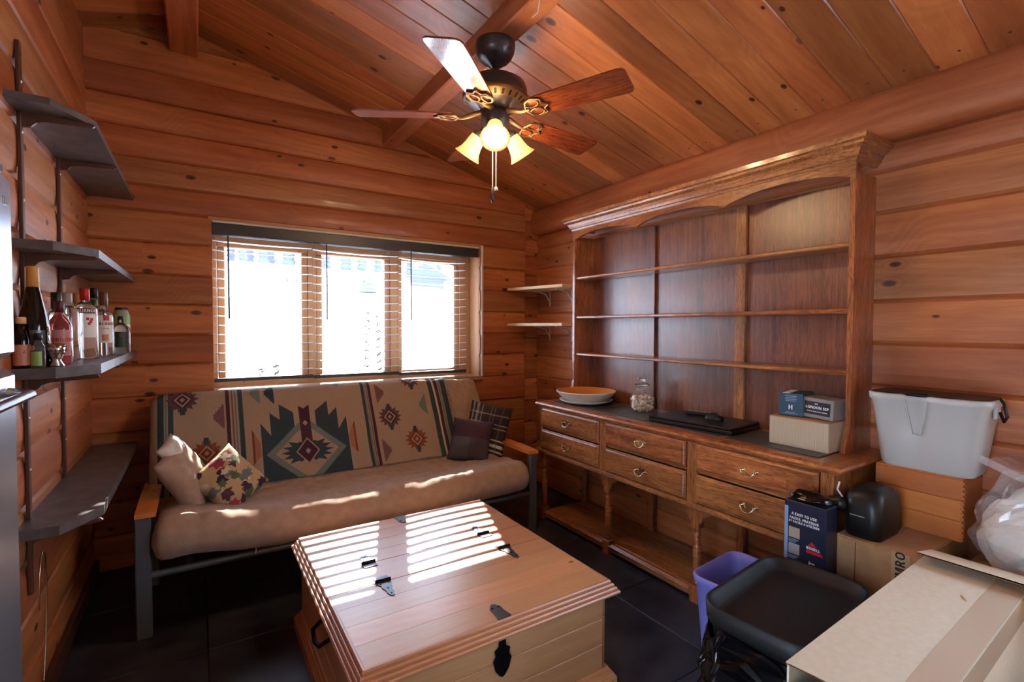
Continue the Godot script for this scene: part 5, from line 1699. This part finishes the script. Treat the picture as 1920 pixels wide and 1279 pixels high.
func box_pile() -> void:
	# purple waste bin
	var b := thing("purple_bin", "empty purple plastic waste bin on the floor by the sideboard", "waste bin", Vector3(1.905, 0.0, -1.212), 0.09)
	part(b, "shell", loft([rrect(0.29, 0.16, 0.04, 0.0), rrect(0.34, 0.215, 0.05, 0.36), rrect(0.36, 0.235, 0.055, 0.372), rrect(0.362, 0.237, 0.055, 0.39), rrect(0.352, 0.227, 0.052, 0.4), rrect(0.338, 0.213, 0.048, 0.396), rrect(0.328, 0.203, 0.046, 0.36), rrect(0.28, 0.15, 0.035, 0.012)], true, true), M.purple)
	# black bin with a tray-like lid, bag gathered round it
	var k := thing("black_bin", "black bin with a recessed flat lid and rounded corners", "waste bin", Vector3(1.615, 0.0, -0.845), 0.12)
	part(k, "shell", loft([rrect(0.42, 0.24, 0.06, 0.0), rrect(0.50, 0.31, 0.07, 0.47)], true, true), M.black_matt)
	part(k, "lid", loft([rrect(0.50, 0.32, 0.075, 0.475), rrect(0.535, 0.345, 0.085, 0.50), rrect(0.54, 0.35, 0.085, 0.552), rrect(0.525, 0.335, 0.08, 0.556), rrect(0.51, 0.32, 0.075, 0.548), rrect(0.48, 0.29, 0.065, 0.52), rrect(0.44, 0.25, 0.05, 0.516)], true, true), M.black_matt)
	var bag := thing("bin_bag", "shiny black plastic bag bunched round the black bin", "bag", Vector3(1.615, 0.0, -0.845), 0.12)
	var ring := func(u: float, v: float) -> Vector3:
		var rr := rrect(0.535 + 0.05 * sin(v * 3.1), 0.34 + 0.03 * sin(v * 3.1), 0.09, 0.0, 9)
		var n := rr.size()
		var w := u * n
		var i := int(w) % n
		var p: Vector3 = rr[i].lerp(rr[(i + 1) % n], w - int(w))
		p.y = 0.47 - 0.42 * v + 0.025 * sin(u * 40.0) * (1 - v)
		return p
	part(bag, "film", crumple(110, 28, ring, 0.022, 11.0, 6), M.black_gloss)
	# dark blue cloth bag between the bins and the box
	var cl := thing("blue_bag", "crumpled dark blue bag behind the purple bin", "bag", Vector3(2.1, 0.0, -1.115))
	part(cl, "heap", crumple(24, 14, func(u: float, v: float) -> Vector3:
		var a := u * TAU
		var r := 0.05 * sin(PI * (0.5 + 0.5 * v)) + 0.001
		return Vector3(cos(a) * r * 0.8, 0.0 + 0.43 * v, -sin(a) * r), 0.018, 9.0, 12), M.blue_dark)
	# cleaner box, navy
	var nb := thing("cleaner_box", "tall navy carton with white print and a red logo", "box", Vector3(2.03, 0.0, -0.985))
	part(nb, "body", cbox(Vector3(0.09, 0.735, 0.155), 0.003), M.navy, Vector3(0, 0.3675, 0))
	part(nb, "edge_strip", cbox(Vector3(0.0012, 0.70, 0.014), 0.0004), M.light_blue, Vector3(-0.0453, 0.36, -0.0695))
	for q in [["A EASY TO USE", 0.685, 0.0105], ["FACILE, PRATIQUE", 0.668, 0.0095], ["ET FACILE A UTILISER", 0.654, 0.0085]]:
		part(nb, "lettering", lettering(q[0], q[2]), M.white, Vector3(-0.0456, q[1], -0.002), Vector3(0, -PI / 2, 0))
	for q in [[0.61, "photo_tan"], [0.545, "photo_grey"]]:
		part(nb, "picture", cbox(Vector3(0.001, 0.042, 0.042), 0.0004), M[q[1]], Vector3(-0.0455, q[0], -0.038))
		for i in 3:
			part(nb, "small_print", cbox(Vector3(0.0006, 0.0025, 0.038 - 0.006 * i), 0.0002), M.light_blue, Vector3(-0.0455, q[0] - 0.028 - i * 0.0055, -0.04 - 0.003 * i))
	part(nb, "logo", prism([Vector2(-0.016, 0.0), Vector2(0.016, 0.0), Vector2(0.0, 0.018)], 0.001), M.red, Vector3(-0.0452, 0.578, 0.03), Vector3(0, -PI / 2, 0))
	part(nb, "lettering", lettering("BISSELL", 0.0105), M.white, Vector3(-0.0456, 0.569, 0.034), Vector3(0, -PI / 2, 0))
	part(nb, "logo", prism([Vector2(-0.028, 0.0), Vector2(0.034, 0.0), Vector2(0.028, 0.011), Vector2(-0.026, 0.011)], 0.001), M.red, Vector3(-0.0452, 0.549, 0.036), Vector3(0, -PI / 2, 0))
	part_basis(nb, "lettering", lettering("HT", 0.022), M.white, Transform3D(Basis(Vector3.UP, Vector3.FORWARD, Vector3.LEFT), Vector3(-0.0456, 0.50, 0.03)))
	# black spray head standing on the carton
	var noz := thing("spray_bottle_top", "black bag bunched over the top of the navy carton", "bag", Vector3(2.03, 0.735, -0.985))
	part(noz, "film", crumple(18, 10, func(u: float, v: float) -> Vector3:
		var a := u * TAU
		return Vector3(cos(a) * 0.044 * cos(v * 1.5), 0.012 + 0.028 * sin(v * 1.5), -sin(a) * 0.08 * cos(v * 1.5)), 0.008, 14.0, 15), M.black_gloss)
	# brown carton with printed tape
	var c := thing("taped_carton", "brown carton sealed with printed tape under the wooden box", "box", Vector3(2.335, 0.0, -0.784))
	part(c, "body", cbox(Vector3(0.5, 0.62, 0.262), 0.003), M.cardboard, Vector3(0, 0.31, 0))
	part(c, "top_flap", cbox(Vector3(0.5, 0.004, 0.128), 0.001), M.cardboard, Vector3(0, 0.6225, -0.066))
	part(c, "top_flap", cbox(Vector3(0.5, 0.004, 0.128), 0.001), M.cardboard, Vector3(0, 0.6225, 0.066))
	part(c, "tape", cbox(Vector3(0.0012, 0.16, 0.055), 0.0004), M.tape, Vector3(-0.2508, 0.545, 0.077))
	part_basis(c, "lettering", lettering("NTIMRO", 0.03), M.ink, Transform3D(Basis(Vector3.UP, Vector3.FORWARD, Vector3.LEFT), Vector3(-0.2516, 0.55, 0.077)))
	part(c, "crease", cbox(Vector3(0.001, 0.6, 0.003), 0.0004), M.cardboard_dark, Vector3(-0.2503, 0.31, -0.065))
	# wet cleaner head
	var mc := thing("handheld_cleaner", "black plastic handheld cleaner lying on the taped carton", "cleaner", Vector3(2.21, 0.6248, -0.842))
	part(mc, "body", loft([rrect(0.2, 0.115, 0.03, 0.0), rrect(0.22, 0.13, 0.035, 0.02), rrect(0.22, 0.13, 0.035, 0.1), rrect(0.2, 0.125, 0.04, 0.15), rrect(0.15, 0.1, 0.04, 0.178), rrect(0.09, 0.05, 0.02, 0.185)]), M.black_satin)
	part(mc, "seam", cbox(Vector3(0.001, 0.003, 0.05), 0.0004), M.label_grey, Vector3(-0.1105, 0.085, -0.01))
	part(mc, "nozzle", lathe([Vector2(0, 0), Vector2(0.03, 0), Vector2(0.03, 0.03), Vector2(0.024, 0.034), Vector2(0.024, 0.055), Vector2(0.014, 0.06), Vector2(0, 0.06)], 18), M.black_satin, Vector3(-0.085, 0.11, -0.06), Vector3(-PI / 2, 0, 0.5))
	part(mc, "hose", tube([Vector3(-0.09, 0.13, -0.065), Vector3(-0.12, 0.17, -0.075), Vector3(-0.115, 0.2, -0.07)], 0.0035, 6), M.white_metal)
	# wooden box of three tiers
	var wb := thing("wooden_box", "honey-coloured dovetailed wooden box of three tiers under the bucket", "wooden box", Vector3(2.485, 0.6248, -0.76))
	for i in 3:
		var y := 0.039 + i * 0.0775
		board(wb, "front_board", Vector3(-0.1, y, -0.14), Vector3(-0.1, y, 0.14), 0.0765, 0.018, Vector3.LEFT, pick("crate", i), 0.002)
		board(wb, "back_board", Vector3(0.1, y, -0.14), Vector3(0.1, y, 0.14), 0.0765, 0.018, Vector3.LEFT, pick("crate", i), 0.002)
		for s in [-1, 1]:
			board(wb, "side_board", Vector3(-0.091, y, s * 0.134), Vector3(0.091, y, s * 0.134), 0.0765, 0.016, Vector3.BACK, pick("crate", i + 1), 0.001)
		for j in 4:
			part(wb, "dovetail", cbox(Vector3(0.019, 0.009, 0.012), 0.001), pick("crate", 3), Vector3(-0.1, y - 0.028 + j * 0.0187, 0.1385))
	board(wb, "lid", Vector3(0, 0.2355, -0.1405), Vector3(0, 0.2355, 0.1405), 0.216, 0.006, Vector3.UP, pick("crate", 0), 0.002)
	# grey mop bucket
	var bu := thing("bucket", "light grey rectangular mop bucket with a black handle on the wooden box", "bucket", Vector3(2.47, 0.8637, -0.745))
	var br := func(w: float, dd: float, r: float, y: float, dent: float) -> Array:
		var o := rrect(w, dd, r, y, 6)
		var out := []
		for pt in o.size():                       # extra points along the sides so that the front can be fluted
			var p: Vector3 = o[pt]
			var q: Vector3 = o[(pt + 1) % o.size()]
			var cuts := 16 if pt % 7 == 6 else 1
			for e in cuts:
				var s: Vector3 = p.lerp(q, float(e) / cuts)
				if s.x < 0 and absf(s.z) < dd / 2 - r * 0.5:
					s.x += dent * (exp(-pow((s.z + 0.02) / 0.032, 2)) - 0.45 * exp(-pow((s.z - 0.07) / 0.03, 2)) - 0.45 * exp(-pow((s.z + 0.11) / 0.03, 2)))
				out.append(s)
		return out
	part(bu, "shell", loft([br.call(0.17, 0.29, 0.05, 0.0, 0.004), br.call(0.18, 0.305, 0.05, 0.012, 0.006), br.call(0.196, 0.333, 0.05, 0.13, 0.012), br.call(0.215, 0.365, 0.05, 0.26, 0.026), br.call(0.225, 0.385, 0.052, 0.27, 0.026), br.call(0.228, 0.388, 0.052, 0.292, 0.026), br.call(0.216, 0.376, 0.048, 0.296, 0.026), br.call(0.206, 0.356, 0.044, 0.262, 0.026), br.call(0.17, 0.29, 0.04, 0.02, 0.004)]), M.grey_plastic)
	for s in [-1.0, 1.0]:
		part(bu, "channel_rim", tube([Vector3(-0.108, 0.272, -0.02 + 0.036 * s), Vector3(-0.099, 0.21, -0.02 + 0.026 * s), Vector3(-0.094, 0.14, -0.02 + 0.013 * s)], 0.0035, 6), M.grey_plastic)
	part(bu, "channel_rim", tube([Vector3(-0.094, 0.14, -0.033), Vector3(-0.094, 0.138, -0.007)], 0.0035, 6), M.grey_plastic)
	part(bu, "rim_lid", loft([rrect(0.21, 0.366, 0.045, 0.29), rrect(0.212, 0.37, 0.045, 0.298)]), M.black_satin)
	part(bu, "rim_spout", cbox(Vector3(0.02, 0.014, 0.075), 0.005), M.black_satin, Vector3(-0.1, 0.297, -0.02))
	part(bu, "handle", tube([Vector3(0, 0.25, 0.196), Vector3(-0.02, 0.22, 0.212), Vector3(-0.03, 0.24, 0.222), Vector3(-0.02, 0.285, 0.21), Vector3(0.0, 0.3, 0.196)], 0.005, 8), M.black_satin)
	part(bu, "ear", cbox(Vector3(0.05, 0.05, 0.012), 0.004), M.grey_plastic, Vector3(0, 0.25, 0.188))
	# low box carrying the plastic bag
	var lo := thing("low_carton", "brown carton under the clear plastic bag at the right edge", "box", Vector3(2.425, 0.0, -0.41))
	part(lo, "body", cbox(Vector3(0.31, 0.56, 0.38), 0.003), M.cardboard, Vector3(0, 0.28, 0))
	part(lo, "top_flap", cbox(Vector3(0.153, 0.004, 0.38), 0.001), M.cardboard, Vector3(-0.078, 0.562, 0))
	part(lo, "top_flap", cbox(Vector3(0.153, 0.004, 0.38), 0.001), M.cardboard, Vector3(0.078, 0.562, 0))
	var pb := thing("plastic_bag", "clear plastic bag stuffed with white cloth, propped by the wooden box", "bag", Vector3(2.385, 0.565, -0.47))
	pb.scale = Vector3.ONE * 1.25
	var egg := func(s: float) -> Callable:
		return func(u: float, v: float) -> Vector3:
			var a := u * TAU
			var f := v * PI
			var yy := 0.165 * (1 - cos(f)) * 0.96
			var r := sin(f)
			return Vector3(cos(a) * r * 0.13 * s + yy * 0.1, 0.012 + yy * s, -sin(a) * r * 0.155 * s + yy * 0.3 + 0.02)
	part(pb, "stuffing", crumple(40, 24, egg.call(0.86), 0.04, 6.0, 31), M.white_cloth)
	part(pb, "film", crumple(60, 36, egg.call(1.02), 0.03, 9.0, 32), M.film)
	part(pb, "zip_mouth", crumple(12, 8, func(u: float, v: float) -> Vector3: return Vector3(-0.02 + 0.12 * v, 0.31 - 0.05 * u, -0.08 + 0.1 * u + 0.03 * v), 0.006, 12.0, 33), M.film)
	part(pb, "zip_strip", cbox(Vector3(0.004, 0.02, 0.12), 0.001), M.film, Vector3(-0.02, 0.29, -0.03), Vector3(0.4, 0, 0))
	# large pale carton in front
	var g := thing("pale_carton", "long pale carton with a raised corrugated flap in the right foreground", "box", Vector3(1.672, 0.0, -0.503), 0.04)
	var L := 1.01
	var W := 0.25
	var H := 0.63
	part(g, "side", cbox(Vector3(L, H, 0.005), 0.001), M.cardboard_pale, Vector3(0, H / 2, -W / 2))
	part(g, "side", cbox(Vector3(L, H, 0.005), 0.001), M.cardboard_pale, Vector3(0, H / 2, W / 2))
	part(g, "end", cbox(Vector3(0.005, H - 0.05, W), 0.001), M.cardboard_pale, Vector3(-L / 2 + 0.002, (H - 0.05) / 2, 0))
	part(g, "end", cbox(Vector3(0.005, H, W), 0.001), M.cardboard_pale, Vector3(L / 2 - 0.002, H / 2, 0))
	part(g, "bottom", cbox(Vector3(L, 0.005, W), 0.001), M.cardboard, Vector3(0, 0.003, 0))
	part(g, "inner_flap", cbox(Vector3(0.12, 0.004, W - 0.02), 0.001), M.cardboard, Vector3(-L / 2 + 0.055, H - 0.075, 0.0), Vector3(0, 0, -0.45))
	# top panel, bowed up at the near end
	part(g, "top", surf(func(u: float, v: float) -> Vector3:
		var x := lerpf(-L / 2 - 0.004, L / 2, v)
		var z := lerpf(-W / 2 - 0.004, W / 2 + 0.004, u)
		return Vector3(x, H + 0.003 + 0.006 * sin(PI * u) * maxf(0, 1 - v * 4), z), 10, 20), M.cardboard_pale)
	part(g, "top", surf(func(u: float, v: float) -> Vector3:
		var x := lerpf(L / 2, -L / 2 - 0.004, v)
		var z := lerpf(-W / 2 - 0.004, W / 2 + 0.004, u)
		return Vector3(x, H - 0.001 + 0.006 * sin(PI * u) * maxf(0, 1 - (1 - v) * 4), z), 10, 20), M.cardboard)
	# flap folded back from the far end: two liners with a fluted core between
	var flap := Node3D.new()
	flap.name = "flap"
	g.add_child(flap, true)
	flap.position = Vector3(L / 2, H + 0.004, 0)
	flap.rotation.z = -0.2
	part(flap, "liner", cbox(Vector3(0.15, 0.0012, W + 0.1), 0.0004), M.cardboard_pale, Vector3(-0.075, 0.0072, 0.05))
	part(flap, "liner", cbox(Vector3(0.15, 0.0012, W + 0.1), 0.0004), M.cardboard, Vector3(-0.075, 0.0012, 0.05))
	var fl := st_new()
	var n := 90
	for i in n:
		var z0 := -W / 2 + (W + 0.1) * i / n
		var z1 := -W / 2 + (W + 0.1) * (i + 1) / n
		var y0 := 0.0018 if i % 2 == 0 else 0.0066
		var y1 := 0.0066 if i % 2 == 0 else 0.0018
		quad(fl, Vector3(-0.15, y0, z0), Vector3(-0.15, y1, z1), Vector3(0, y1, z1), Vector3(0, y0, z0))
	part(flap, "fluting", done(fl), M.cardboard_dark)
	part(g, "tape", cbox(Vector3(L * 0.98, 0.0008, 0.07), 0.0003), M.tape_clear, Vector3(0.0, H + 0.0045, W / 2 - 0.034))
	part(g, "tape", cbox(Vector3(L * 0.98, 0.07, 0.0008), 0.0003), M.tape_clear, Vector3(0.0, H - 0.033, W / 2 + 0.0044))
	part(g, "tear", prism([Vector2(-0.02, 0.0), Vector2(0.0, 0.004), Vector2(0.02, 0.0), Vector2(0.01, -0.003)], 0.0008), M.cardboard, Vector3(0.2, H + 0.0045, 0.03), Vector3(-PI / 2, 0.6, 0))
	# pine crate at the lower right edge
	var cr := thing("pine_crate", "low yellow pine crate beside the pale carton at the right edge", "crate", Vector3(1.72, 0.0, -0.17))
	for i in 3:
		for s in [-1, 1]:
			board(cr, "slat", Vector3(-0.25, 0.08 + i * 0.14, s * 0.12), Vector3(0.25, 0.08 + i * 0.14, s * 0.12), 0.12, 0.016, Vector3.BACK, pick("crate", i), 0.002)
	for i in 3:
		board(cr, "top_slat", Vector3(-0.25, 0.435, -0.085 + i * 0.085), Vector3(0.25, 0.435, -0.085 + i * 0.085), 0.08, 0.014, Vector3.UP, pick("crate", i), 0.002)
	for s in [-1, 1]:
		part(cr, "end", cbox(Vector3(0.018, 0.42, 0.224), 0.002), M.orange_pine, Vector3(s * 0.24, 0.215, 0))

# ---------------------------------------------------------------- refrigerator at the left edge
func fridge() -> void:
	var t := thing("refrigerator", "brushed steel refrigerator door at the left edge of the room", "refrigerator", Vector3(-0.291, 0, -1.29), 0.012)
	part(t, "body", cbox(Vector3(0.55, 1.66, 0.66), 0.006), M.steel_dark, Vector3(-0.345, 0.85, 0.34))
	part(t, "upper_door", cbox(Vector3(0.06, 0.34, 0.66), 0.012), M.steel, Vector3(-0.03, 1.53, 0.33))
	part(t, "lower_door", cbox(Vector3(0.06, 1.29, 0.66), 0.012), M.steel, Vector3(-0.03, 0.695, 0.33))
	part(t, "handle", tube([Vector3(0.0, 1.30, 0.06), Vector3(0.03, 1.295, 0.06), Vector3(0.03, 1.295, 0.55), Vector3(0.0, 1.30, 0.55)], 0.009, 8), M.chrome)
	part(t, "hinge", cbox(Vector3(0.05, 0.02, 0.05), 0.004), M.black_satin, Vector3(-0.035, 1.71, 0.03))
	part(t, "badge", cbox(Vector3(0.002, 0.014, 0.022), 0.001), M.chrome, Vector3(0.0005, 1.645, 0.045))
